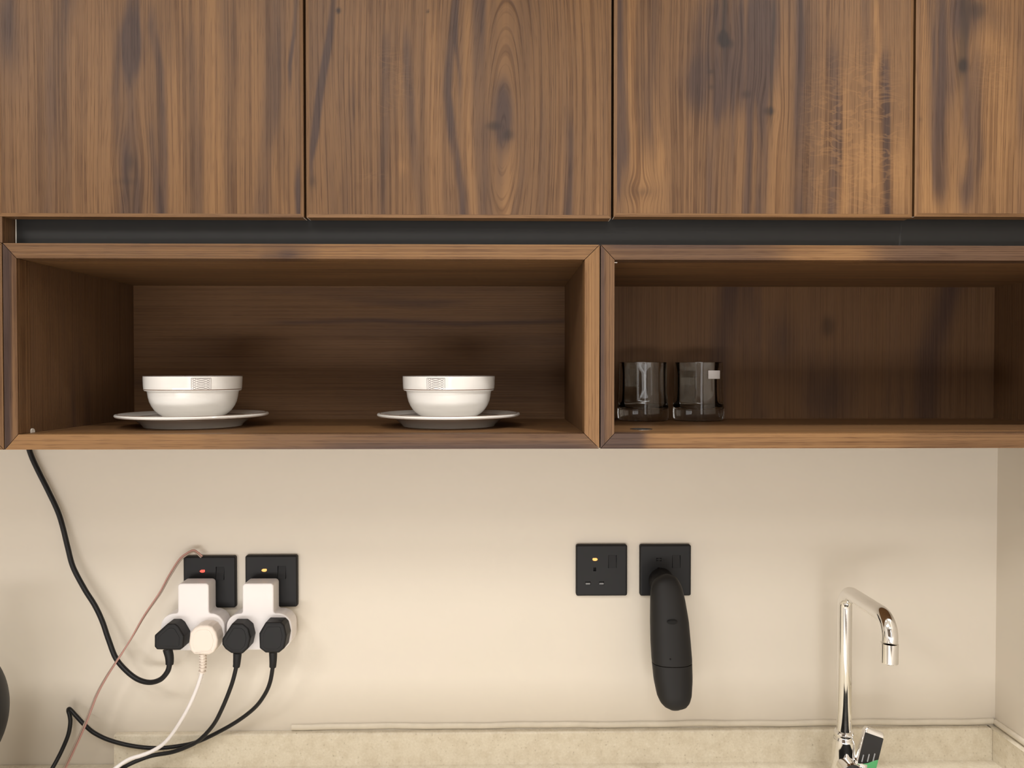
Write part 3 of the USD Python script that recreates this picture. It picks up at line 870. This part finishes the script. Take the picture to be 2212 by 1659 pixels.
# ------------------------------------------------------------------ glass tumblers on the right shelf
def tumbler(label, px_c, yc, rot, facets, sticker=False):
    c = P(px_c, 900, yc)
    t = thing("tumbler", label, "glass", "clear glass tumblers", (c[0], yc, ZS + .0002))
    n = 128
    a = np.linspace(0, 2 * np.pi, n, endpoint=False)
    outer = [(0.0330, 0.0), (0.0385, 0.0012), (0.0405, 0.0050), (0.0408, 0.0120), (0.0403, 0.0190), (0.0392, 0.0300), (0.0382, 0.0500), (0.0378, 0.0750), (0.0378, 0.0912), (0.0375, 0.0925)]
    inner = [(0.0369, 0.0925), (0.0366, 0.0912), (0.0365, 0.0750), (0.0367, 0.0500), (0.0364, 0.0300), (0.0345, 0.0230), (0.0300, 0.0180), (0.0150, 0.0165)]
    rings = []
    for r, z in outer:
        rings.append(np.stack([r * np.cos(a), r * np.sin(a), np.full(n, z)], 1))
    k = np.pi / facets
    for r, z in inner:
        w = np.clip((z - .016) / .02, 0, 1) * (1 - np.clip((z - .086) / .006, 0, 1) * .6)
        oct_ = np.cos(k) / np.cos((a + rot) % (2 * k) - k)
        rr = r * ((1 - w) + w * np.minimum(oct_ * 1.0, 1.0))
        rings.append(np.stack([rr * np.cos(a), rr * np.sin(a), np.full(n, z)], 1))
    v = np.vstack(rings + [[[0, 0, 0.0162]], [[0, 0, 0.0006]]])
    m_ = len(rings)
    i, j = np.meshgrid(np.arange(m_ - 1), np.arange(n), indexing="ij")
    q = np.stack([i * n + j, i * n + (j + 1) % n, (i + 1) * n + (j + 1) % n, (i + 1) * n + j], -1).reshape(-1, 4)
    f = [q[:, [0, 1, 2]], q[:, [0, 2, 3]]]
    j = np.arange(n)
    f.append(np.stack([(m_ - 1) * n + j, (m_ - 1) * n + (j + 1) % n, np.full(n, m_ * n)], 1))
    f.append(np.stack([(j + 1) % n, j, np.full(n, m_ * n + 1)], 1))
    me = trimesh.Trimesh(v, np.vstack(f), process=False)
    trimesh.repair.fix_normals(me)
    obj("body", me, M_GLASS, t, smooth=40)
    if sticker:
        th = np.linspace(math.radians(-90 + 8), math.radians(-90 + 44), 14)
        rs, z0, z1 = 0.03815, 0.0665, 0.0795
        v = np.array([(rs * math.cos(x), rs * math.sin(x), z) for x in th for z in (z0, z1)] + [((rs - .0002) * math.cos(x), (rs - .0002) * math.sin(x), z) for x in th for z in (z0, z1)])
        m2_ = len(th)
        f = []
        for off, fl in ((0, 1), (2 * m2_, -1)):
            for i in range(m2_ - 1):
                A, B, C, E = off + 2 * i, off + 2 * i + 2, off + 2 * i + 3, off + 2 * i + 1
                f += [(A, B, C)[::fl], (A, C, E)[::fl]]
        obj("sticker", trimesh.Trimesh(v, np.array(f), process=False), M_STICK, t, smooth=False, label="small pale blank sticker near the rim")
    return t


YG = YF + 0.258
tumbler("clear glass tumbler close to the shelf's left side, fluted inside, no sticker", 1388.5, YG, 0.1, 10)
tumbler("clear glass tumbler with a small pale sticker near its rim, right of the other", 1508.5, YG, 0.35, 8, sticker=True)

# ------------------------------------------------------------------ sockets on the wall
PF = -0.0095                   # front plane of the socket plates


def socket(label, x0, x1, y0, y1, lamp):
    c = P((x0 + x1) / 2, (y0 + y1) / 2, PF)
    t = thing("wall_socket", label, "socket", "black square wall sockets", (c[0], 0, c[2]))
    s = 0.0432
    plate = slab(rrect(-s, s, -s, s, 0.0035), PF, -0.0003, 0.0028, 4)
    mp = m3.Manifold(m3.Mesh(np.asarray(plate.vertices, np.float32), np.asarray(plate.faces, np.uint32))) if False else None
    uv = lambda u, w: (-s + 2 * s * u, s - 2 * s * w)
    holes = [(0.335, 0.390, 0.440, 0.512), (0.180, 0.282, 0.715, 0.782), (0.448, 0.545, 0.715, 0.782)]
    front = rrect(-s, s, -s, s, 0.0035)
    # plate with real slots: the front sheet is pierced, a dark box lies behind it
    sheet = front.buffer(-0.0028)
    for u0, u1, w0, w1 in holes + [(0.318, 0.418, 0.255, 0.315), (0.628, 0.790, 0.200, 0.452)]:
        (xa, za), (xb, zb) = uv(u0, w1), uv(u1, w0)
        sheet = sheet.difference(sbox(xa, za, xb, zb))
    e = trimesh.creation.extrude_polygon(sheet, 0.004, engine="earcut")
    v = np.array(e.vertices)
    sh = trimesh.Trimesh(np.stack([v[:, 0], PF + v[:, 2], v[:, 1]], 1), e.faces, process=False)
    trimesh.repair.fix_normals(sh)
    # rounded border of the plate
    rim = slab(front, PF, -0.0003, 0.0028, 4)
    keep = ~((np.abs(rim.vertices[rim.faces][:, :, 1] - PF) < 1e-7).all(1))
    rim = trimesh.Trimesh(rim.vertices, rim.faces[keep], process=False)
    back = bx(-s + .003, s - .003, PF + .0042, PF + .005, -s + .003, s - .003)
    obj("plate", cat(sh, rim), M_BLACK, t, smooth=35)
    obj("slot_backing", back, M_HOLE, t, smooth=False)
    for u0, u1, w0, w1 in holes[1:]:
        (xa, za), (xb, zb) = uv(u0 + .006, w1 - .004), uv(u1 - .006, w0 + .03)
        obj("slot_shutter", bx(xa, xb, PF + .0012, PF + .004, za, zb), M_SHUT, t, smooth=False, label="grey shutter inside the slot")
    (xa, za), (xb, zb) = uv(0.345, .512), uv(.38, .5)
    # rocker switch, pressed in at the top
    (xa, za), (xb, zb) = uv(0.636, 0.447), uv(0.782, 0.206)
    v = np.array([(xa, PF - .0016, za), (xb, PF - .0016, za), (xb, PF + .0022, zb), (xa, PF + .0022, zb), (xa, PF + .004, za), (xb, PF + .004, za), (xb, PF + .004, zb), (xa, PF + .004, zb)])
    rk = trimesh.convex.convex_hull(v)
    obj("switch", rk, M_BLACK, t, smooth=False)
    (xa, za), (xb, zb) = uv(0.318, 0.312), uv(0.418, 0.258)
    el = Point(0, 0).buffer(1.0, quad_segs=10)
    from shapely import affinity
    el = affinity.translate(affinity.scale(el, (xb - xa) / 2, (zb - za) / 2), (xa + xb) / 2, (za + zb) / 2)
    obj("indicator_lamp", slab(el, PF - .0004, PF + .003, 0.0006, 3), {"amber": M_AMBER, "red": M_REDL, None: M_BLACK}[lamp], t, label={"amber": "lit amber indicator", "red": "lit red indicator", None: None}[lamp])
    return t, c


S1 = socket("black wall socket with a red indicator, behind the far left white adapter", 395, 509, 1201, 1315, "red")
S2 = socket("black wall socket with an amber indicator, behind the second white adapter", 529, 642, 1199, 1313, "amber")
S3 = socket("empty black wall socket with an amber indicator and bare slots", 1245, 1355, 1175, 1290, "amber")
S4 = socket("black wall socket under the hanging black torch, nearest the tap", 1383, 1493, 1175, 1290, None)

# ------------------------------------------------------------------ white adapters
AF = -0.046                    # front plane of the adapters


def adapter(label, bx0, bx1, by0, lx0, lx1, ly0, ly1, r_low):
    t = thing("adapter", label, "adapter", "white multiway adapters")

    def pr(x0, x1, y0, y1, r):
        a, b = P(x0, y1, AF), P(x1, y0, AF)
        return rrect(a[0], b[0], a[2], b[2], r)
    poly = unary_union([pr(bx0, bx1, by0, ly1 - 6, .0055), pr(lx0, lx1, ly0, ly1, r_low)])
    poly = poly.buffer(.004, quad_segs=6).buffer(-.004, quad_segs=6).simplify(0.00005)
    obj("body", slab(poly, AF, -0.0145, 0.0022, 4, back_bevel=0.001), M_WHITEP, t, smooth=40)
    a, b = P(bx0 + 4, by0 + 100, AF), P(bx1 - 4, by0 + 20, AF)
    obj("base", slab(rrect(a[0], b[0], a[2], b[2], .004), -0.0150, PF - .0001, 0.0005, 1), M_WHITEP, t, smooth=40)
    return t


adapter("white multiway adapter on the far left socket, holding one black and one cream plug", 384.5, 450.5, 1260.5, 347, 484.5, 1325, 1406, .022)
adapter("white multiway adapter on the second socket, holding two black plugs", 524, 590.5, 1260.5, 489, 630, 1325, 1405, .022)

# ------------------------------------------------------------------ plugs and their cords
PLF = -0.072                   # front plane of the plugs
CLOSED = {}


def plug(label, poly_px, mat, cord_px, cord_y, radius, mat_cord, sleeve_w, sleeve_len, ribs=False, tail=None, group=None):
    t = thing("power_plug", label, "plug and cord", group)
    poly = px_poly(poly_px, PLF)
    poly = poly.buffer(.003, quad_segs=6).buffer(-.006, quad_segs=6).buffer(.003, quad_segs=6)
    obj("body", slab(poly, PLF, AF - .0003, 0.0032, 4), mat, t, smooth=38)
    # shallow raised panel on the face
    fp = poly.buffer(-0.0085)
    if not fp.is_empty and fp.geom_type == "Polygon":
        obj("face_panel", slab(fp.buffer(.002), PLF - .0006, PLF + .0004, 0.0005, 2), mat, t, smooth=38)
    pts = np.array([P(a, b, y) for (a, b), y in zip(cord_px, np.interp(np.linspace(0, 1, len(cord_px)), np.linspace(0, 1, len(cord_y)), cord_y))])
    if tail is not None:
        pts = np.vstack([pts, np.array(tail)])
    path = spline(pts, 12)
    # strain relief
    s = np.r_[0, np.cumsum(np.linalg.norm(np.diff(path, axis=0), axis=1))]
    k = max(int(np.searchsorted(s, sleeve_len)), 3)
    if ribs:
        obj("strain_relief", cat(*[tube(path[[0, k]] if False else np.array([path[int(i)], path[int(i)] + (path[int(i) + 1] - path[int(i)]) / np.linalg.norm(path[int(i) + 1] - path[int(i)]) * .0016]), radius * 1.9, 14) for i in np.linspace(1, k, 7)], tube(path[:k + 1], np.linspace(radius * 1.5, radius * 1.15, k + 1), 14)), mat, t, smooth=40)
    else:
        obj("strain_relief", tube(path[:k + 1], np.linspace(sleeve_w, sleeve_w * .82, k + 1), 4 * 4, ry=np.linspace(sleeve_w, sleeve_w * .82, k + 1) * .9), mat, t, smooth=40)
    obj("cord", tube(path, radius, 14), mat_cord, t, smooth=60)
    return t


plug("black plug leftmost of the four, its thick cord rising behind the shelf", [(332.8, 1373), (360.6, 1348), (377, 1348), (385, 1354), (397, 1375), (395, 1400), (388, 1405), (338, 1404), (332.8, 1398)], M_BLACK,
     [(362, 1402), (366, 1420), (366, 1436), (361, 1452), (346, 1468), (323, 1474), (297, 1467), (272, 1448), (250, 1421), (234, 1380), (221, 1342), (205, 1308), (183, 1273), (158, 1225), (146, 1181), (136, 1140), (125, 1105), (105, 1062), (79, 1010), (65, 977), (56, 940), (52, 900)],
     [-.060, -.060, -.058, -.050, -.042, -.034, -.028, -.022, -.016, -.011, -.010, -.0095, -.0092], .0041, M_CORD, .0074, .024)
plug("cream plug with a ribbed sleeve and white cord, between the black plugs", [(410, 1367), (420, 1356), (432, 1351), (448, 1351), (458, 1355), (466, 1367), (470, 1383), (468, 1398), (461, 1410), (451, 1415), (419, 1414), (411, 1406), (407, 1392)], M_CREAMP,
     [(438, 1410), (438.5, 1428), (437.5, 1447), (429, 1477), (415, 1512), (398, 1545), (376, 1580), (355, 1605), (330, 1622), (305, 1632), (280, 1640), (256, 1655), (240, 1672)],
     [-.060, -.060, -.058, -.052, -.050, -.055, -.065, -.075, -.09], .0031, M_WHITEP, .006, .028, ribs=True, tail=[(P(222, 1695, -.115)[0], -.125, ZC + .0033), (-.655, -.19, ZC + .0033), (-.640, -.34, ZC + .0033), (-.60, -.46, ZC + .0033)])
plug("black rounded plug just right of the cream plug, cord running down", [(479, 1381), (500, 1348), (524, 1348), (536, 1358), (541, 1379), (536, 1401), (523, 1413), (499, 1412), (486, 1403), (479, 1393)], M_BLACK,
     [(513, 1410), (512, 1426), (510, 1442), (500, 1480), (480, 1530), (460, 1567), (430, 1599), (400, 1615), (370, 1625), (330, 1632), (300, 1642), (272, 1655), (250, 1670)],
     [-.060, -.060, -.058, -.050, -.040, -.034, -.034, -.040, -.050, -.07], .0033, M_CORD, .0068, .022, tail=[(P(232, 1692, -.09)[0], -.105, ZC + .0035), (-.632, -.17, ZC + .0035), (-.612, -.31, ZC + .0035), (-.56, -.42, ZC + .0035)])
plug("black plug rightmost of the four, its cord looping to a sharp kink", [(559, 1369), (573, 1345), (607, 1345), (614, 1352), (619, 1374), (614, 1401), (602, 1411), (573, 1411), (560, 1401)], M_BLACK,
     [(590, 1408), (590, 1426), (588.5, 1446), (583, 1475), (572, 1500), (552, 1527), (520, 1553), (480, 1577), (430, 1601), (390, 1611), (340, 1616), (290, 1612), (240, 1600), (205, 1584), (183, 1566), (165, 1547), (153, 1534), (148.5, 1531.5), (148, 1536), (150.5, 1545), (152, 1560), (148, 1585), (138, 1611), (125, 1638), (108, 1668)],
     [-.060, -.060, -.055, -.045, -.030, -.024, -.022, -.024, -.026, -.028, -.026, -.024, -.022, -.020, -.020, -.022, -.026, -.034, -.05], .0033, M_CORD, .0066, .024, tail=[(P(92, 1692, -.06)[0], -.058, ZC + .0035), (-.82, -.062, ZC + .0035), (-1.02, -.070, ZC + .0035)])

# thin two-wire lead from the corner of the first socket
pts_px = [(436, 1203), (427, 1195), (418, 1190), (405, 1196), (388, 1210), (366, 1244), (345, 1282), (312, 1330), (286, 1375), (266, 1407), (250, 1431), (230, 1462), (211, 1496), (197, 1530), (183, 1566), (165, 1606), (148, 1642), (136, 1668)]
ys = np.interp(np.linspace(0, 1, len(pts_px)), [0, .08, .3, .55, .75, 1], [-.0128, -.014, -.030, -.043, -.046, -.07])
path = spline([P(a, b, y) for (a, b), y in zip(pts_px, ys)] + [np.array([P(124, 1695, -.09)[0], -.100, ZC + .0030]), np.array([-.700, -.19, ZC + .0030]), np.array([-.690, -.34, ZC + .0030]), np.array([-.70, -.46, ZC + .0030])], 14)
t = thing("speaker_wire", "thin twin wire, brown and reddish, hanging from the corner of the leftmost socket", "wire")
tang = np.gradient(path, axis=0)
tang /= np.linalg.norm(tang, axis=1, keepdims=True)
side = np.cross(tang, [0, 1, 0])
side /= np.linalg.norm(side, axis=1, keepdims=True) + 1e-9
tw = np.cumsum(np.r_[0, np.linalg.norm(np.diff(path, axis=0), axis=1)]) * 9
off = side * np.cos(tw)[:, None] * .00135 + np.array([0, 1, 0]) * np.sin(tw)[:, None] * .00135
obj("wire", tube(path + off, .0014, 8), M_CLEAR, t, smooth=60, label="brown wire of the pair")
obj("wire", tube(path - off, .0014, 8), M_RED, t, smooth=60, label="reddish wire of the pair")

# ------------------------------------------------------------------ black torch hanging on the rightmost socket
t = thing("plug_in_torch", "black curved plastic torch with a button, hanging from the socket nearest the tap", "torch")
TY = -0.068
left = [(1438, 1241), (1424, 1247), (1413, 1257), (1407.5, 1272), (1406, 1292), (1405.5, 1342), (1406.5, 1390), (1408.5, 1424), (1413, 1469), (1420, 1503), (1427, 1518), (1436, 1527.5), (1448, 1533.5)]
right = [(1445, 1241), (1461, 1246.5), (1469, 1258), (1474.5, 1270), (1480.5, 1295), (1488.6, 1342), (1493, 1390), (1495.7, 1424), (1496.8, 1469), (1495, 1503), (1491, 1518), (1484, 1528), (1470, 1534)]
rows = np.r_[1241.5, 1243, 1246, 1250, 1256, np.arange(1264, 1506, 8), 1510, 1515, 1519, 1523, 1527, 1530, 1532.5, 1534.3]
L_, R_ = np.array(left), np.array(right)
secs = []
for ry_ in rows:
    xl, xr_ = np.interp(ry_, L_[:, 1], L_[:, 0]), np.interp(ry_, R_[:, 1], R_[:, 0])
    secs.append((ry_, (xl + xr_) / 2, (xr_ - xl) / 2))


def loft(sec, groove=None):
    rings, n = [], 64
    a = np.linspace(0, 2 * np.pi, n, endpoint=False)
    for ry_, cx, hw in sec:
        f_ = (ry_ - 1241) / 293.0
        yc = TY - 0.020 * f_ + 0.004 * math.sin(f_ * np.pi)
        c = P(cx, ry_, yc - 0.004)
        w = hw * (yc + D) / FPX
        d_ = 0.023 * min(1.0, (w / 0.030)) if w < .03 else .023
        ca, sa = np.cos(a), np.sin(a)
        rings.append(np.stack([c[0] + w * np.sign(ca) * np.abs(ca) ** .85, yc + d_ * np.sign(sa) * np.abs(sa) ** .85, np.full(n, c[2])], 1))
    v = np.vstack(rings + [rings[0].mean(0)[None], rings[-1].mean(0)[None]])
    m_ = len(rings)
    i, j = np.meshgrid(np.arange(m_ - 1), np.arange(n), indexing="ij")
    q = np.stack([i * n + j, i * n + (j + 1) % n, (i + 1) * n + (j + 1) % n, (i + 1) * n + j], -1).reshape(-1, 4)
    j = np.arange(n)
    f = np.vstack([q[:, [0, 1, 2]], q[:, [0, 2, 3]], np.stack([(j + 1) % n, j, np.full(n, m_ * n)], 1), np.stack([(m_ - 1) * n + j, (m_ - 1) * n + (j + 1) % n, np.full(n, m_ * n + 1)], 1)])
    me = trimesh.Trimesh(v, f, process=False)
    trimesh.repair.fix_normals(me)
    return me


sp = 1432.0
xs_ = lambda y: (np.interp(y, rows, [s[1] for s in secs]), np.interp(y, rows, [s[2] for s in secs]))
upper = [s for s in secs if s[0] < sp - 2] + [(sp - 1.4, *xs_(sp)), (sp - .4, xs_(sp)[0], xs_(sp)[1] - 1.6)]
lower = [(sp + .4, xs_(sp)[0], xs_(sp)[1] - 1.6), (sp + 1.4, *xs_(sp))] + [s for s in secs if s[0] > sp + 2]
obj("body", loft(upper), M_TORCH, t, smooth=50)
obj("end_cap", loft(lower), M_TORCH, t, smooth=50, label="rounded lower end below a thin seam")
cn = P(1428, 1254, PF)
nk = tube([(cn[0], PF - .0002, cn[2]), (cn[0], -0.030, cn[2]), (cn[0] + .001, -0.052, cn[2] - .002), (cn[0] + .002, -0.066, cn[2] - .006)], [0.0212, 0.0205, 0.0200, 0.0180], 48, up=(0, 0, 1))
obj("neck", nk, M_TORCH, t, smooth=50)
cb = P(1452, 1343, -.094)
sc = trimesh.creation.icosphere(3, 1.0)
sc.apply_scale([.0085, .0022, .0036])
sc.apply_translation([cb[0], -.0955, cb[2]])
obj("button", sc, M_HOLE, t, smooth=True, label="dark recessed thumb notch")
dt = P(1448, 1424, -.099)
pn = trimesh.creation.icosphere(2, .0013)
pn.apply_translation([dt[0], -.0995, dt[2]])
obj("pinhole", pn, M_HOLE, t, smooth=True, label="tiny dark dot above the seam")

# ------------------------------------------------------------------ chrome tap
FY = -0.088
t = thing("tap", "chrome swan neck kitchen tap with flat lever, by the right wall", "tap")
pc = P(1824, 1450, FY)
X0, RP = pc[0], 0.0112
zt = P(1824, 1275, FY)[2]
zb = P(1824, 1586, FY)[2]
ye = FY - 0.138
rb = 0.026
arc = lambda c, r, a0_, a1_, n=14: [(X0, c[0] + r * math.cos(x), c[1] + r * math.sin(x)) for x in np.linspace(a0_, a1_, n)]
path = [(X0, FY, zb), (X0, FY, zb + .05), (X0, FY, zb + .12)] + arc((FY - rb, zt - rb), rb, 0, np.pi / 2) + [(X0, FY - .06, zt)] + arc((ye + rb, zt - rb), rb, np.pi / 2, np.pi)
path += [(X0, ye, zt - rb - .006)]
obj("spout", tube(path, RP, 40, up=(1, 0, 0)), M_CHROME, t, smooth=60)
zo = P(1911, 1431, ye)[2]
ae = lathe([(0.0, zo + .002), (0.0095, zo + .002), (0.0100, zo), (0.0116, zo), (0.0119, zo + .0008), (0.0119, zt - rb - .0085), (0.0110, zt - rb - .0078), (0.0, zt - rb - .0078)], 48)
ae.apply_translation([X0, ye, 0])
obj("aerator", ae, M_CHROME, t, smooth=40)
zr = zb
bs = lathe([(0.0, ZC + .0002), (0.024, ZC + .0002), (0.0245, ZC + .004), (0.0195, ZC + .007), (0.0188, ZC + .03), (0.0185, zr - .034), (0.0172, zr - .024), (0.0170, zr - .009), (0.0150, zr - .004), (0.0142, zr), (0.0150, zr + .003), (0.0140, zr + .0055), (0.0113, zr + .0055), (0.0, zr + .0055)], 64)
bs.apply_translation([X0, FY, 0])
obj("base", bs, M_CHROME, t, smooth=35)
cz = P(1815, 1660, FY - .02)[2]
cy = tube([(X0 - .002, FY - .012, cz), (X0 - .002, FY - .034, cz), (X0 - .002, FY - .036, cz)], [.0155, .0155, .0140], 48, up=(0, 0, 1))
obj("cartridge_cap", cy, M_CHROME, t, smooth=35)
# flat lever to the right
LY = FY - 0.022
cl_ = [P(1860, 1690, LY), P(1898, 1582, LY)]
d_ = (cl_[1] - cl_[0])
ln = np.linalg.norm(d_)
ang = math.atan2(d_[0], d_[2])


def lever_part(x0, x1, z0, z1, r, yf, yb, mat, nm, bev, label=None):
    s_ = slab(rrect(x0, x1, z0, z1, r), yf, yb, bev, 4, back_bevel=min(bev, .001))
    s_.apply_transform(trimesh.transformations.rotation_matrix(ang, [0, 1, 0]))
    s_.apply_transform(trimesh.transformations.rotation_matrix(math.radians(-10), [1, 0, 0]))
    s_.apply_translation([cl_[0][0], LY, cl_[0][2]])
    return obj(nm, s_, mat, t, smooth=40, label=label)


hw = 0.0165
lever_part(-hw, hw, 0, ln, .006, -.005, .004, M_CHROME, "lever", .003)
lever_part(-hw + .0018, hw - .0018, .006, ln - .0085, .001, -.0056, -.0045, M_DARKREFL, "lever_reflection_dark", .0003, "dark reflection painted on the chrome lever")  # inset standing for the dark reflection in a plain chrome lever
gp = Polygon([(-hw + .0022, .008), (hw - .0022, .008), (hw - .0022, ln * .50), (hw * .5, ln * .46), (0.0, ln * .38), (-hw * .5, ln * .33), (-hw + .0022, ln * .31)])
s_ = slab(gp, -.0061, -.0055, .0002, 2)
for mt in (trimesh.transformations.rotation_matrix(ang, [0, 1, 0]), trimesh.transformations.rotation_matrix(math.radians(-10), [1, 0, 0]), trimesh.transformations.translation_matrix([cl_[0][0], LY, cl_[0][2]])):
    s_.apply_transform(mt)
obj("lever_reflection_green", s_, M_GREEN, t, smooth=40, label="green reflection painted low on the lever")
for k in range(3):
    lever_part(-hw + .006 + k * .0082, -hw + .0078 + k * .0082, ln * (.36 + .04 * k), ln * (.50 + .045 * k), .0008, -.0062, -.0055, M_GREY, "lever_reflection_streak", .0002)  # pale streaks of the painted reflection, laid on as thin bars
lv = tube([(X0 + .010, FY - .012, cz + .002), (X0 + .022, FY - .016, cz), (cl_[0][0], LY, cl_[0][2] + .008)], [.0125, .011, .008], 24, up=(0, 0, 1))
obj("lever_arm", lv, M_CHROME, t, smooth=40)

# ------------------------------------------------------------------ black rounded appliance at the left edge
AY = -0.20
ce = P(-152, 1550, AY)
za = ce[2]
ra = 0.0945
ap = thing("appliance", "black rounded appliance bulging in at the left edge, above the worktop", "appliance", loc=(ce[0], AY, 0))
hh = za - ZC
prof = [(0.0, ZC + .0003), (0.070, ZC + .0003), (0.072, ZC + .004), (0.069, ZC + .012)]
prof += [(ra * math.cos(x) ** .8 if math.cos(x) > 0 else 0.0, za + 1.06 * ra * math.sin(x)) for x in np.linspace(-0.74, 1.25, 26)]
prof += [(0.020, za + 1.06 * ra * .99), (0.0, za + 1.06 * ra * .99)]
obj("body", lathe([(r, z) for r, z in prof], 96), M_BLACK, ap, smooth=40)
kn = lathe([(0, 0), (.012, 0), (.010, .008), (.014, .016), (.010, .022), (0, .023)], 40)
kn.apply_translation([0, 0, za + 1.06 * ra * .99])
obj("lid_knob", kn, M_BLACK, ap, smooth=40)
